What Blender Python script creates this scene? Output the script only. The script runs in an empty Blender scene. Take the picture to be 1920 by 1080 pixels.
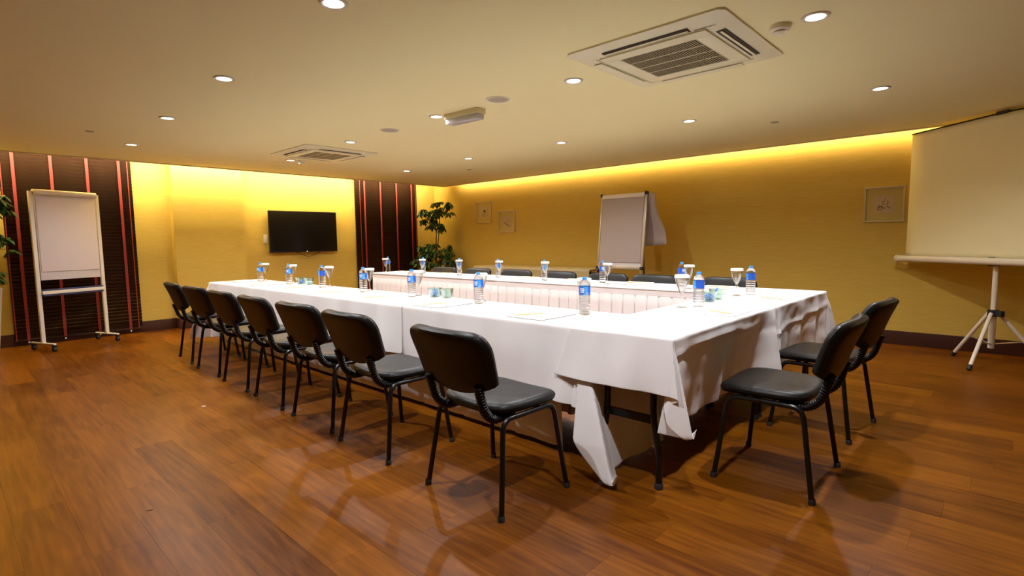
import bpy, bmesh, math, random
from mathutils import Vector, Matrix, noise
R = math.radians; PI = math.pi
random.seed(7)
SC = bpy.context.scene; COL = SC.collection

# ------------------------------------------------------------------ camera, world, exposure
cam = bpy.data.cameras.new('camera'); camo = bpy.data.objects.new('camera', cam); COL.objects.link(camo)
F = 999.62; YAW, PIT, ROL = R(133.0446), R(-5.1356), R(-0.84876)
cam.sensor_width = 36; cam.lens = F/1920*36; cam.clip_start = .05; cam.clip_end = 60
f = Vector((math.cos(YAW)*math.cos(PIT), math.sin(YAW)*math.cos(PIT), math.sin(PIT)))
r = Vector((math.sin(YAW), -math.cos(YAW), 0)); u = r.cross(f)
r2 = r*math.cos(ROL)+u*math.sin(ROL); u2 = -r*math.sin(ROL)+u*math.cos(ROL)
CAMH = 1.22
m = Matrix((r2, u2, -f)).transposed().to_4x4(); m.translation = (0, 0, CAMH); camo.matrix_world = m
SC.camera = camo
w = bpy.data.worlds.new('world'); SC.world = w; w.use_nodes = True
w.node_tree.nodes['Background'].inputs[0].default_value = (1, .8, .5, 1)
w.node_tree.nodes['Background'].inputs[1].default_value = .0
SC.view_settings.view_transform = 'Standard'; SC.view_settings.look = 'None'
SC.view_settings.gamma = 1; SC.view_settings.use_curve_mapping = False
SC.view_settings.exposure = 0.40
SPOT_W = 78.0; COVE_L = 21.0; COVE_B = 6.5
SPOT_COL = (.98, .97, 1.0); COVE_COL = (1.0, .84, .58)
HC = 2.32     # ceiling height
TOP = .76     # cloth top

# ------------------------------------------------------------------ helpers
def tag(o, label=None, cat=None, group=None, kind=None):
    if label: o['label'] = label
    if cat: o['category'] = cat
    if group: o['group'] = group
    if kind: o['kind'] = kind
    return o
def empty(name, loc=(0,0,0), rz=0):
    o = bpy.data.objects.new(name, None); COL.objects.link(o); o.location = loc; o.rotation_euler = (0,0,rz)
    o.empty_display_size = .1
    return o
def link_mesh(name, me, parent=None, loc=None):
    o = bpy.data.objects.new(name, me); COL.objects.link(o)
    if parent: o.parent = parent
    if loc: o.location = loc
    return o
def build(name, bm, mat, parent=None, smooth=True, loc=None, kind=None):
    me = bpy.data.meshes.new(name)
    bmesh.ops.recalc_face_normals(bm, faces=bm.faces)
    bm.to_mesh(me); bm.free()
    for k in (mat if isinstance(mat, (list, tuple)) else [mat]): me.materials.append(k)
    if smooth:
        me.polygons.foreach_set('use_smooth', [True]*len(me.polygons))
        me.set_sharp_from_angle(angle=R(38))
    o = link_mesh(name, me, parent, loc)
    if kind: o['kind'] = kind
    return o
def BM(): return bmesh.new()
def box(bm, x0, x1, y0, y1, z0, z1, bev=0, M=None):
    t = bmesh.new()
    bmesh.ops.create_cube(t, size=1)
    for v in t.verts:
        v.co = Vector(((v.co.x+.5)*(x1-x0)+x0, (v.co.y+.5)*(y1-y0)+y0, (v.co.z+.5)*(z1-z0)+z0))
    if bev: bmesh.ops.bevel(t, geom=t.edges[:], offset=bev, segments=2, affect='EDGES', profile=.6)
    if M: bmesh.ops.transform(t, matrix=M, verts=t.verts)
    join(bm, t)
def join(bm, t, mi=None):
    vm = {}
    for v in t.verts: vm[v] = bm.verts.new(v.co)
    for fc in t.faces:
        try:
            nf = bm.faces.new([vm[v] for v in fc.verts]); nf.material_index = fc.material_index if mi is None else mi
        except ValueError: pass
    t.free()
def lathe(bm, prof, n=20, c=(0,0,0), M=None):
    """prof: list of (r,z)"""
    rings = []
    t = bmesh.new()
    for rr, z in prof:
        if rr < 1e-6: rings.append([t.verts.new((0,0,z))])
        else: rings.append([t.verts.new((rr*math.cos(2*PI*i/n), rr*math.sin(2*PI*i/n), z)) for i in range(n)])
    for a, b in zip(rings, rings[1:]):
        for i in range(n):
            j = (i+1) % n
            if len(a) == 1 and len(b) == 1: continue
            if len(a) == 1: t.faces.new((a[0], b[i], b[j]))
            elif len(b) == 1: t.faces.new((a[i], a[j], b[0]))
            else: t.faces.new((a[i], a[j], b[j], b[i]))
    if M: bmesh.ops.transform(t, matrix=M, verts=t.verts)
    bmesh.ops.translate(t, verts=t.verts, vec=c)
    join(bm, t)
def sweep(bm, pts, rx, ry=None, n=8, sc=None, square=False, up=(0,0,1), caps=True):
    pts = [Vector(p) for p in pts]; ry = ry or rx; rings = []
    prev = None
    for i, p in enumerate(pts):
        d = (pts[min(i+1, len(pts)-1)]-pts[max(i-1, 0)]).normalized()
        if prev is None:
            a = Vector(up).cross(d)
            if a.length < .1: a = Vector((1,0,0)).cross(d)
            a.normalize()
        else:
            a = (prev-d*prev.dot(d)).normalized()
        prev = a; b = d.cross(a)
        s = sc[i] if sc else 1
        ring = []
        for k in range(n):
            t = 2*PI*(k+.5)/n
            cx, cy = math.cos(t), math.sin(t)
            if square: q = max(abs(cx), abs(cy)); cx /= q; cy /= q
            ring.append(bm.verts.new(p+a*cx*rx*s+b*cy*ry*s))
        rings.append(ring)
    for A, B in zip(rings, rings[1:]):
        for k in range(n): bm.faces.new((A[k], A[(k+1)%n], B[(k+1)%n], B[k]))
    if caps:
        bm.faces.new(rings[0][::-1]); bm.faces.new(rings[-1])
def arcpath(pts, rad, seg=5):
    """polyline with rounded corners"""
    pts = [Vector(p) for p in pts]; out = [pts[0]]
    for a, b, c in zip(pts, pts[1:], pts[2:]):
        d1 = (a-b); d2 = (c-b); l = min(rad, d1.length*.45, d2.length*.45)
        p = b+d1.normalized()*l; q = b+d2.normalized()*l
        for i in range(seg+1):
            t = i/seg; out.append((1-t)**2*p+2*t*(1-t)*b+t*t*q)
    out.append(pts[-1]); return out
def tube(bm, pts, rr, rad=.03, n=8, seg=5): sweep(bm, arcpath(pts, rad, seg), rr, n=n)
def spline(P, n):
    """closed catmull-rom through P"""
    out = []; N = len(P)
    for i in range(N):
        p0, p1, p2, p3 = [Vector(P[(i+k) % N]) for k in (-1, 0, 1, 2)]
        for j in range(n):
            t = j/n
            out.append(.5*((2*p1)+(-p0+p2)*t+(2*p0-5*p1+4*p2-p3)*t*t+(-p0+3*p1-3*p2+p3)*t**3))
    return out
def pad(bm, outline, prof, c=None, fn=None):
    """outline: list of 2d pts; prof: (inset distance, height). closed top and bottom with fans"""
    c = c or Vector((sum(p[0] for p in outline)/len(outline), sum(p[1] for p in outline)/len(outline)))
    rings = []
    for ins, z in prof:
        if ins is None: rings.append([bm.verts.new((c[0], c[1], z))]); continue
        ring = []
        for p in outline:
            d = Vector((p[0]-c[0], p[1]-c[1])); L = d.length
            q = d*max(0, (L-ins)/L)
            ring.append(bm.verts.new((c[0]+q.x, c[1]+q.y, z)))
        rings.append(ring)
    n = len(outline)
    for A, B in zip(rings, rings[1:]):
        for i in range(n):
            j = (i+1) % n
            if len(A) == 1: bm.faces.new((A[0], B[j], B[i]))
            elif len(B) == 1: bm.faces.new((A[i], A[j], B[0]))
            else: bm.faces.new((A[i], A[j], B[j], B[i]))
    if fn:
        for v in bm.verts: v.co = fn(v.co.copy())
def copy_tree(o, parent=None):
    c = o.copy(); COL.objects.link(c)
    if parent: c.parent = parent
    for ch in o.children: copy_tree(ch, c)
    return c
def text_bm(s, size, bold=0.0, align='CENTER', shear=0, res=2):
    cu = bpy.data.curves.new('t', 'FONT'); cu.body = s; cu.size = size; cu.align_x = align; cu.align_y = 'CENTER'
    cu.resolution_u = res; cu.offset = bold; cu.shear = shear
    o = bpy.data.objects.new('t', cu); COL.objects.link(o)
    me = bpy.data.meshes.new_from_object(o.evaluated_get(bpy.context.evaluated_depsgraph_get()))
    bm = bmesh.new(); bm.from_mesh(me)
    bpy.data.objects.remove(o); bpy.data.curves.remove(cu); bpy.data.meshes.remove(me)
    return bm

# ------------------------------------------------------------------ materials
def mat(name, col, rough=.5, metal=0, spec=.5, coat=0, emit=None, es=0, bump=None, trans=0, ior=1.45, sheen=0):
    mt = bpy.data.materials.new(name); mt.use_nodes = True; nt = mt.node_tree; b = nt.nodes['Principled BSDF']
    b.inputs['Base Color'].default_value = (*col, 1); b.inputs['Roughness'].default_value = rough
    b.inputs['Metallic'].default_value = metal; b.inputs['Specular IOR Level'].default_value = spec
    b.inputs['Coat Weight'].default_value = coat; b.inputs['Transmission Weight'].default_value = trans
    b.inputs['IOR'].default_value = ior
    if sheen: b.inputs['Sheen Weight'].default_value = sheen
    if emit: b.inputs['Emission Color'].default_value = (*emit, 1); b.inputs['Emission Strength'].default_value = es
    if bump:
        sc, st, stretch = bump
        tc = nt.nodes.new('ShaderNodeTexCoord'); mp = nt.nodes.new('ShaderNodeMapping'); ns = nt.nodes.new('ShaderNodeTexNoise')
        bp = nt.nodes.new('ShaderNodeBump'); mp.inputs['Scale'].default_value = stretch; ns.inputs['Scale'].default_value = sc
        ns.inputs['Detail'].default_value = 4; bp.inputs['Strength'].default_value = st; bp.inputs['Distance'].default_value = .01
        nt.links.new(tc.outputs['Object'], mp.inputs[0]); nt.links.new(mp.outputs[0], ns.inputs[0])
        nt.links.new(ns.outputs[0], bp.inputs['Height']); nt.links.new(bp.outputs[0], b.inputs['Normal'])
    return mt
def noise_col(mt, c1, c2, scale, stretch=(1,1,1), detail=4, lo=.35, hi=.65, coord='Object'):
    nt = mt.node_tree; b = nt.nodes['Principled BSDF']
    tc = nt.nodes.new('ShaderNodeTexCoord'); mp = nt.nodes.new('ShaderNodeMapping'); ns = nt.nodes.new('ShaderNodeTexNoise')
    cr = nt.nodes.new('ShaderNodeValToRGB'); mp.inputs['Scale'].default_value = stretch; ns.inputs['Scale'].default_value = scale
    ns.inputs['Detail'].default_value = detail
    cr.color_ramp.elements[0].position = lo; cr.color_ramp.elements[1].position = hi
    cr.color_ramp.elements[0].color = (*c1, 1); cr.color_ramp.elements[1].color = (*c2, 1)
    nt.links.new(tc.outputs[coord], mp.inputs[0]); nt.links.new(mp.outputs[0], ns.inputs[0])
    nt.links.new(ns.outputs[0], cr.inputs[0]); nt.links.new(cr.outputs[0], b.inputs['Base Color'])
    return mt
M = {}
M['ceiling'] = mat('ceiling_paint', (.85, .775, .43), .9, spec=.1, bump=(3, .05, (1,1,1)))
M['lip'] = mat('ceiling_trim_paint', (.60, .48, .30), .6)
M['wall'] = noise_col(mat('wallpaper', (.6,.42,.15), .75, spec=.2, bump=(6, .12, (2,2,60))), (.60,.41,.075), (.65,.45,.095), 3, (2,2,40))
M['base'] = mat('baseboard_wood', (.055, .018, .010), .35, bump=(4, .1, (1,1,20)))
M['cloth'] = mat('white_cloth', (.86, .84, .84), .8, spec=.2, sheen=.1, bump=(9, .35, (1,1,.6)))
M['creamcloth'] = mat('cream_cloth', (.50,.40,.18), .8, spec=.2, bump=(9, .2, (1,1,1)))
M['skirt'] = mat('skirt_cloth', (.84, .80, .80), .75, spec=.2, bump=(14, .25, (1,1,.5)))
M['sidecloth'] = mat('beige_cloth', (.62, .52, .34), .8, spec=.2, bump=(9, .2, (1,1,1)))
M['leather'] = mat('black_leather', (.009, .0085, .008), .42, spec=.34, bump=(60, .12, (1,1,1)))
M['shell'] = mat('black_plastic', (.004, .003, .0025), .40, spec=.28, bump=(150, .08, (1,1,1)))
M['blackmetal'] = mat('black_metal', (.006, .006, .006), .25, spec=.5)
M['rubber'] = mat('black_rubber', (.02,.02,.02), .6)
M['chrome'] = mat('chrome', (.7,.7,.7), .2, metal=1)
M['whiteplastic'] = mat('white_plastic', (.76,.72,.52), .45)
M['acplastic'] = mat('ac_plastic', (.76,.72,.48), .45)
M['dark'] = mat('dark_slot', (.02,.016,.01), .6)
M['grille'] = mat('grille_plastic', (.30,.26,.14), .5)
M['whitemetal'] = mat('cream_metal', (.80,.72,.58), .35)
M['alu'] = mat('satin_aluminium', (.55,.50,.40), .35, metal=.7)
M['bulb'] = mat('lamp_glass', (1,1,1), .3, emit=(.96,.95,1), es=26)
M['cove'] = mat('cove_tube', (1,1,1), .5, emit=COVE_COL, es=6)
M['reflector'] = mat('lamp_reflector', (.8,.8,.82), .25, metal=1)
M['ring'] = mat('lamp_ring', (.60,.55,.42), .35)
M['slat'] = noise_col(mat('dark_wood_slat', (.05,.025,.012), .38, spec=.4), (.020,.008,.003), (.042,.018,.007), 5, (1,1,30))
M['tape'] = mat('red_tape', (.25, .022, .013), .7)
M['screen'] = mat('tv_screen', (.004,.004,.005), .12, spec=.5)
M['tvframe'] = mat('tv_frame', (.008,.008,.009), .25)
M['led'] = mat('tv_led', (.3,.5,1), .3, emit=(.5,.7,1), es=4)
M['paper'] = mat('paper', (.88,.86,.84), .7)
M['pad'] = mat('pad_edge', (.82,.82,.82), .7)
M['flippaper'] = mat('flipchart_paper', (.74,.64,.60), .75)
M['shadedpaper'] = mat('shaded_pink_paper', (.44,.36,.32), .8)  # darker flipchart paper: weak light on the tripod board painted into its colour
M['pencil'] = mat('pencil_wood', (.80,.58,.28), .45)
M['lead'] = mat('pencil_lead', (.1,.09,.08), .4)
M['frame'] = mat('picture_frame', (.58,.48,.24), .45)
M['matboard'] = mat('picture_mat', (.55,.43,.13), .8)
M['sketchpaper'] = mat('sketch_paper', (.56,.43,.25), .8)
M['ink'] = mat('sketch_ink', (.06,.03,.03), .8)
M['cap'] = mat('bottle_cap_blue', (.05,.35,.85), .35)
M['label'] = mat('bottle_label_blue', (.02,.11,.62), .4)
M['label2'] = mat('bottle_label_lightblue', (.06,.38,.85), .4)
M['ink_white'] = mat('label_white', (.9,.9,.9), .5)
M['ink_purple'] = mat('label_navy', (.03,.02,.28), .5)
M['bluewrap'] = noise_col(mat('blue_wrapper', (.03,.10,.65), .3), (.01,.05,.5), (.12,.35,.85), 60)
M['whitewrap'] = mat('white_wrapper', (.8,.85,.9), .35)
M['leaf'] = noise_col(mat('leaf_green', (.03,.09,.015), .45, spec=.4), (.012,.045,.008), (.05,.13,.02), 8)
M['stem'] = mat('stem_brown', (.12,.05,.02), .7, bump=(20, .3, (1,1,1)))
M['soil'] = mat('soil', (.03,.018,.01), .9)
M['planter'] = mat('planter_white', (.75,.68,.52), .4)
M['canvas'] = mat('screen_canvas', (.90,.84,.52), .85, spec=.1)
M['diffuser'] = mat('clear_diffuser', (.8,.78,.8), .25, trans=.55)
M['lampbody'] = mat('emergency_body', (.62,.55,.30), .5)
M['speaker'] = mat('speaker_mesh', (.42,.36,.25), .7)
M['red'] = mat('logo_red', (.7,.03,.03), .5)
M['bluebar'] = mat('blue_tray', (.05,.07,.16), .4)
M['board'] = mat('whiteboard', (.68,.62,.58), .3)
def glass(name, tint, refr=.5, ior=1.33):
    mt = bpy.data.materials.new(name); mt.use_nodes = True; nt = mt.node_tree; nt.nodes.clear()
    o = nt.nodes.new('ShaderNodeOutputMaterial'); mx = nt.nodes.new('ShaderNodeMixShader'); m2 = nt.nodes.new('ShaderNodeMixShader')
    tr = nt.nodes.new('ShaderNodeBsdfTransparent'); gl = nt.nodes.new('ShaderNodeBsdfGlossy'); g2 = nt.nodes.new('ShaderNodeBsdfGlass')
    lw = nt.nodes.new('ShaderNodeLayerWeight'); lw.inputs[0].default_value = .35
    tr.inputs[0].default_value = (*tint, 1); gl.inputs[1].default_value = .05; g2.inputs['IOR'].default_value = ior
    g2.inputs['Color'].default_value = (*tint, 1)
    nt.links.new(lw.outputs['Facing'], m2.inputs[0]); nt.links.new(tr.outputs[0], m2.inputs[1]); nt.links.new(gl.outputs[0], m2.inputs[2])
    mx.inputs[0].default_value = refr
    nt.links.new(m2.outputs[0], mx.inputs[1]); nt.links.new(g2.outputs[0], mx.inputs[2]); nt.links.new(mx.outputs[0], o.inputs[0])
    return mt
M['bottle'] = glass('clear_bottle', (.97,.98,1), .55, 1.3)
M['glass'] = glass('clear_glass', (.97,.98,.97), .25, 1.2)
M['bowl'] = glass('pale_green_glass', (.82,.95,.90), .2, 1.2)

# floor wood
def floor_mat():
    mt = mat('floor_wood', (.3,.1,.03), .38, spec=.15); nt = mt.node_tree; b = nt.nodes['Principled BSDF']
    tc = nt.nodes.new('ShaderNodeTexCoord'); oi = nt.nodes.new('ShaderNodeObjectInfo')
    geo = nt.nodes.new('ShaderNodeNewGeometry')
    sc = nt.nodes.new('ShaderNodeVectorMath'); sc.operation = 'SCALE'; sc.inputs[0].default_value = (7.3, 19.1, 3.7)
    nt.links.new(oi.outputs['Random'], sc.inputs['Scale'])
    ad = nt.nodes.new('ShaderNodeVectorMath'); nt.links.new(geo.outputs['Position'], ad.inputs[0]); nt.links.new(sc.outputs[0], ad.inputs[1])
    mp = nt.nodes.new('ShaderNodeMapping'); mp.inputs['Scale'].default_value = (.9, 6, 1); nt.links.new(ad.outputs[0], mp.inputs[0])
    ns = nt.nodes.new('ShaderNodeTexNoise'); ns.inputs['Scale'].default_value = 1.0; ns.inputs['Detail'].default_value = 3; ns.inputs['Distortion'].default_value = .6
    nt.links.new(mp.outputs[0], ns.inputs[0])
    wv = nt.nodes.new('ShaderNodeMath'); wv.operation = 'MULTIPLY'; wv.inputs[1].default_value = 34
    nt.links.new(ns.outputs[0], wv.inputs[0])
    sn = nt.nodes.new('ShaderNodeMath'); sn.operation = 'SINE'; nt.links.new(wv.outputs[0], sn.inputs[0])
    fine = nt.nodes.new('ShaderNodeTexNoise'); fine.inputs['Scale'].default_value = 1; fine.inputs['Detail'].default_value = 6
    mp2 = nt.nodes.new('ShaderNodeMapping'); mp2.inputs['Scale'].default_value = (3, 45, 1); nt.links.new(ad.outputs[0], mp2.inputs[0]); nt.links.new(mp2.outputs[0], fine.inputs[0])
    mx = nt.nodes.new('ShaderNodeMath'); mx.operation = 'MULTIPLY_ADD'; mx.inputs[1].default_value = .03
    fs = nt.nodes.new('ShaderNodeMath'); fs.operation = 'MULTIPLY'; fs.inputs[1].default_value = .36; nt.links.new(fine.outputs[0], fs.inputs[0])
    nt.links.new(sn.outputs[0], mx.inputs[0]); nt.links.new(fs.outputs[0], mx.inputs[2])
    # large soft wear blotches
    bl = nt.nodes.new('ShaderNodeTexNoise'); bl.inputs['Scale'].default_value = 1.1; bl.inputs['Detail'].default_value = 3
    nt.links.new(geo.outputs['Position'], bl.inputs[0])
    m3 = nt.nodes.new('ShaderNodeMath'); m3.operation = 'MULTIPLY_ADD'; m3.inputs[1].default_value = .35; nt.links.new(bl.outputs[0], m3.inputs[0]); nt.links.new(mx.outputs[0], m3.inputs[2])
    m4 = nt.nodes.new('ShaderNodeMath'); m4.operation = 'MULTIPLY_ADD'; m4.inputs[1].default_value = .14; nt.links.new(oi.outputs['Random'], m4.inputs[0]); nt.links.new(m3.outputs[0], m4.inputs[2])
    cr = nt.nodes.new('ShaderNodeValToRGB'); e = cr.color_ramp.elements
    e[0].position = .27; e[0].color = (.080, .020, .0012, 1); e[1].position = .62; e[1].color = (.27, .085, .003, 1)
    nt.links.new(m4.outputs[0], cr.inputs[0]); nt.links.new(cr.outputs[0], b.inputs['Base Color'])
    rr = nt.nodes.new('ShaderNodeMapRange'); rr.inputs['To Min'].default_value = .27; rr.inputs['To Max'].default_value = .48
    nt.links.new(bl.outputs[0], rr.inputs['Value']); nt.links.new(rr.outputs[0], b.inputs['Roughness'])
    bp = nt.nodes.new('ShaderNodeBump'); bp.inputs['Strength'].default_value = .12; bp.inputs['Distance'].default_value = .003
    nt.links.new(mx.outputs[0], bp.inputs['Height']); nt.links.new(bp.outputs[0], b.inputs['Normal'])
    return mt
M['floor'] = floor_mat()
M['joint'] = mat('floor_joint', (.10,.035,.010), .7)

# ------------------------------------------------------------------ downlight grid
LX = [-7.035, -5.37, -3.80, -2.28, -.775]; LY = [1.37, 3.10, 4.93]
LSHIFT = {(-7.035,1.37): (-.02,.15), (-5.37,1.37): (-.03,.07), (-3.80,1.37): (-.08,.01), (-7.035,3.10): (0,.17), (-7.035,4.93): (.1,.13),
          (-2.28,1.37): (-.055,-.045), (-5.37,3.10): (.02,.07), (-3.80,3.10): (.03,-.01)}
LIGHTS = [(x+LSHIFT.get((x,y),(0,0))[0], y+LSHIFT.get((x,y),(0,0))[1]) for x in LX for y in LY]

# ------------------------------------------------------------------ room shell
XL, YB, XR, YF = -8.95, 7.22, 2.6, -2.6       # left wall, back (picture) wall, right, front
LIPX, LIPY = -8.44, 7.07
bm = BM(); box(bm, XL-.1, XR+.1, YF-.1, YB+.1, -.12, -.009)
floor = tag(build('floor', bm, M['joint'], smooth=False), 'warm brown wood laminate floor of long boards', kind='structure')
# planks
PW, PL = .195, 1.285
def in_view(x, y):
    d = Vector((x, y, 0))-Vector((0, 0, CAMH)); z = d.dot(f)
    if z < .3: return False
    px = 960+F*d.dot(r2)/z; py = 540-F*d.dot(u2)/z
    return -60 < px < 1980 and 560 < py < 1180
cells = []
row = 0; y = YF
while y < YB-.001:
    off = (row*.47) % 1*PL; x = XL-off
    y1 = min(y+PW, YB)
    while x < XR:
        xa, xb = max(x, XL), min(x+PL, XR)
        if xb-xa > .02: cells.append((xa, xb, y, y1))
        x += PL
    y += PW; row += 1
def vis(c): return any(in_view(a, b) for a in (c[0], (c[0]+c[1])/2, c[1]) for b in (c[2], c[3]))
cells.sort(key=lambda c: (not vis(c), math.hypot((c[0]+c[1])/2, (c[2]+c[3])/2)))
pb = BM(); box(pb, -.5, .5, -.5, .5, -1, 0)
pm = bpy.data.meshes.new('plank'); pb.to_mesh(pm); pb.free(); pm.materials.append(M['floor'])
G = .0003
for c in cells[:300]:
    o = link_mesh('plank', pm, floor); o.location = ((c[0]+c[1])/2, (c[2]+c[3])/2, 0); o.scale = (c[1]-c[0]-2*G, c[3]-c[2]-2*G, .009)
bm = BM()
for c in cells[300:]: box(bm, c[0]+G, c[1]-G, c[2]+G, c[3]-G, -.009, 0)
build('plank', bm, M['floor'], floor, smooth=False, kind='stuff')

def wallbox(name, label, x0, x1, y0, y1, z0=-.009, z1=2.75):
    bm = BM(); box(bm, x0, x1, y0, y1, z0, z1)
    return tag(build(name, bm, M['wall'], smooth=False), label, kind='structure')
bm = BM(); box(bm, XL-.1, XL, YF-.1, YB+.1, -.009, 2.75); box(bm, XL-.01, -8.80, 2.33, 3.30, -.009, 2.62)
tag(build('wall_left', bm, M['wall'], smooth=False), 'gold wallpapered wall with shallow pilaster, television and blinds', kind='structure')
wallbox('wall_back', 'gold wallpapered wall behind flipchart and framed sketches', XL, XR+.1, YB, YB+.1)
wallbox('wall_right', 'gold wallpapered wall beside the viewer', XR, XR+.1, YF-.1, YB)
wallbox('wall_front', 'gold wallpapered wall behind the viewer', XL, XR, YF-.1, YF)
# baseboards
bm = BM(); BH = .15; bt = .018
box(bm, XL, XL+bt, YF, 2.33-bt, 0, BH, .003); box(bm, XL, -8.80, 2.33-bt, 2.33, 0, BH, .003); box(bm, -8.80, -8.80+bt, 2.33-bt, 3.30+bt, 0, BH, .003)
box(bm, XL, -8.80, 3.30, 3.30+bt, 0, BH, .003); box(bm, XL, XL+bt, 3.30+bt, YB, 0, BH, .003)
tag(build('baseboard_left', bm, M['base']), 'dark brown baseboard under the television wall', kind='structure')
bm = BM(); box(bm, XL+bt, XR, YB-bt, YB, 0, BH, .003)
tag(build('baseboard_back', bm, M['base']), 'dark brown baseboard under the framed sketches', kind='structure')
bm = BM(); box(bm, XR-bt, XR, YF, YB-bt, 0, BH, .003)
tag(build('baseboard_right', bm, M['base']), 'dark brown baseboard on the viewer side', kind='structure')
# ceiling with square holes over the lamp cups
bm = BM(); hs = .042
xs = sorted({LIPX, XR} | {v for p in LIGHTS for v in (p[0]-hs, p[0]+hs)}); ys = sorted({YF, LIPY} | {v for p in LIGHTS for v in (p[1]-hs, p[1]+hs)})
grid = {}
def gv(x, y, z):
    k = (round(x, 4), round(y, 4), z)
    if k not in grid: grid[k] = bm.verts.new((x, y, z))
    return grid[k]
for i in range(len(xs)-1):
    for j in range(len(ys)-1):
        cx, cy = (xs[i]+xs[i+1])/2, (ys[j]+ys[j+1])/2
        if any(abs(cx-p[0]) < hs and abs(cy-p[1]) < hs for p in LIGHTS): continue
        bm.faces.new((gv(xs[i], ys[j], HC), gv(xs[i], ys[j+1], HC), gv(xs[i+1], ys[j+1], HC), gv(xs[i+1], ys[j], HC)))
box(bm, LIPX, LIPX+.5, YF, LIPY, HC+.001, HC+.04); box(bm, LIPX, XR, LIPY-.5, LIPY, HC+.001, HC+.04)   # cove ledges
box(bm, LIPX+.5, LIPX+.52, YF, LIPY-.5, HC+.04, 2.62); box(bm, LIPX+.5, XR, LIPY-.52, LIPY-.5, HC+.04, 2.62)
box(bm, XL, XR, YF, YB, 2.62, 2.66)
tag(build('ceiling', bm, M['ceiling'], smooth=False), 'smooth cream ceiling with lit coves along two walls', kind='structure')
bm = BM(); box(bm, LIPX-.012, LIPX+.03, YF, LIPY+.012, HC-.012, HC+.045, .004)
tag(build('trim_1', bm, M['lip']), 'thin moulding along the ceiling edge by the television wall', kind='structure')
bm = BM(); box(bm, LIPX+.03, XR, LIPY-.03, LIPY+.012, HC-.012, HC+.045, .004)
tag(build('trim_2', bm, M['lip']), 'thin moulding along the ceiling edge by the picture wall', kind='structure')
# cove tubes + area lamps
def cove(name, label, p0, p1, vert, power, tint):
    root = empty(name, (0,0,0)); tag(root, label, 'light', 'cove tubes')
    bm = BM(); sweep(bm, [p0, p1], .013, n=8); build('tube', bm, M['cove'], root)
    a, b = Vector(p0), Vector(p1); L = (b-a).length
    ld = bpy.data.lights.new(name, 'AREA'); ld.shape = 'RECTANGLE'; ld.size = L; ld.size_y = .03; ld.energy = power*L; ld.color = tint
    lo = bpy.data.objects.new('cove_lamp', ld); COL.objects.link(lo); lo.parent = root
    d = (b-a).normalized(); nrm = Vector(vert).normalized()
    z = -nrm; x = d; yv = z.cross(x)
    mm = Matrix((x, yv, z)).transposed().to_4x4(); mm.translation = (a+b)/2+nrm*.02; lo.matrix_world = mm
cove('cove_light', 'hidden warm cove tube glowing above the television wall', (LIPX+.04, YF+.3, 2.44), (LIPX+.04, LIPY-.35, 2.44), (-1,0,.25), COVE_L, (1.0,.89,.66))
cove('cove_light', 'hidden warm cove tube glowing above the picture wall', (LIPX+.35, LIPY-.02, 2.40), (XR-.3, LIPY-.02, 2.40), (0,1,.30), COVE_B, COVE_COL)

# ------------------------------------------------------------------ downlights
def make_downlight():
    root = empty('ceiling_downlight')
    bm = BM(); lathe(bm, [(.0445,.002), (.047,-.006), (.055,-.009), (.064,-.006), (.067,0), (.067,.002)], 28); build('ring', bm, M['ring'], root)
    bm = BM(); lathe(bm, [(.0445,.002), (.043,.02), (.036,.05), (.0,.052)], 24); build('reflector', bm, M['reflector'], root)
    bm = BM(); lathe(bm, [(0,.012), (.02,.0125), (.034,.016), (.040,.024)], 24); build('bulb', bm, M['bulb'], root)
    return root
LNAMES = {}
def lname(ix, iy):
    rows = {1: 'nearest the viewer', 2: 'above the near table', 3: 'nearest the picture wall'}
    return None
dl = make_downlight()
llabels = {
 (0,0): 'round downlight above the left flipchart, farthest of the near line', (1,0): 'round downlight in the near line, second from television wall',
 (2,0): 'round downlight in the near line, third from television wall', (3,0): 'bright round downlight cut by the top edge of the photo',
 (0,1): 'small round downlight beside the far air conditioner\'s lower corner', (1,1): 'round downlight just behind the far air conditioner',
 (2,1): 'round downlight touching the box shaped emergency light', (3,1): 'round downlight at the left corner of the near air conditioner',
 (4,0): 'round downlight overhead, out of the picture, nearest the viewer',
 (4,1): 'large round downlight beside the smoke detector, top right',
 (0,2): 'farthest round downlight, near the corner above the right blind', (1,2): 'second farthest round downlight in the picture wall line',
 (2,2): 'round downlight in the middle of the picture wall line', (3,2): 'round downlight in the picture wall line behind the near air conditioner',
 (4,2): 'round downlight nearest the projection screen'}
k = 0
for i, x in enumerate(LX):
    for j, yy in enumerate(LY):
        px, py = LIGHTS[k]; k += 1
        o = dl if k == 1 else copy_tree(dl)
        o.location = (px, py, HC)
        lab = llabels.get((i, j), 'round downlight overhead outside the picture')
        tag(o, lab, 'light', 'ceiling downlights')
        ld = bpy.data.lights.new('downlight_beam', 'SPOT'); ld.energy = SPOT_W; ld.color = SPOT_COL; ld.spot_size = R(152); ld.spot_blend = 1.0
        ld.shadow_soft_size = .028
        lo = bpy.data.objects.new('downlight_beam', ld); COL.objects.link(lo); lo.location = (px, py, HC-.012)

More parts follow.
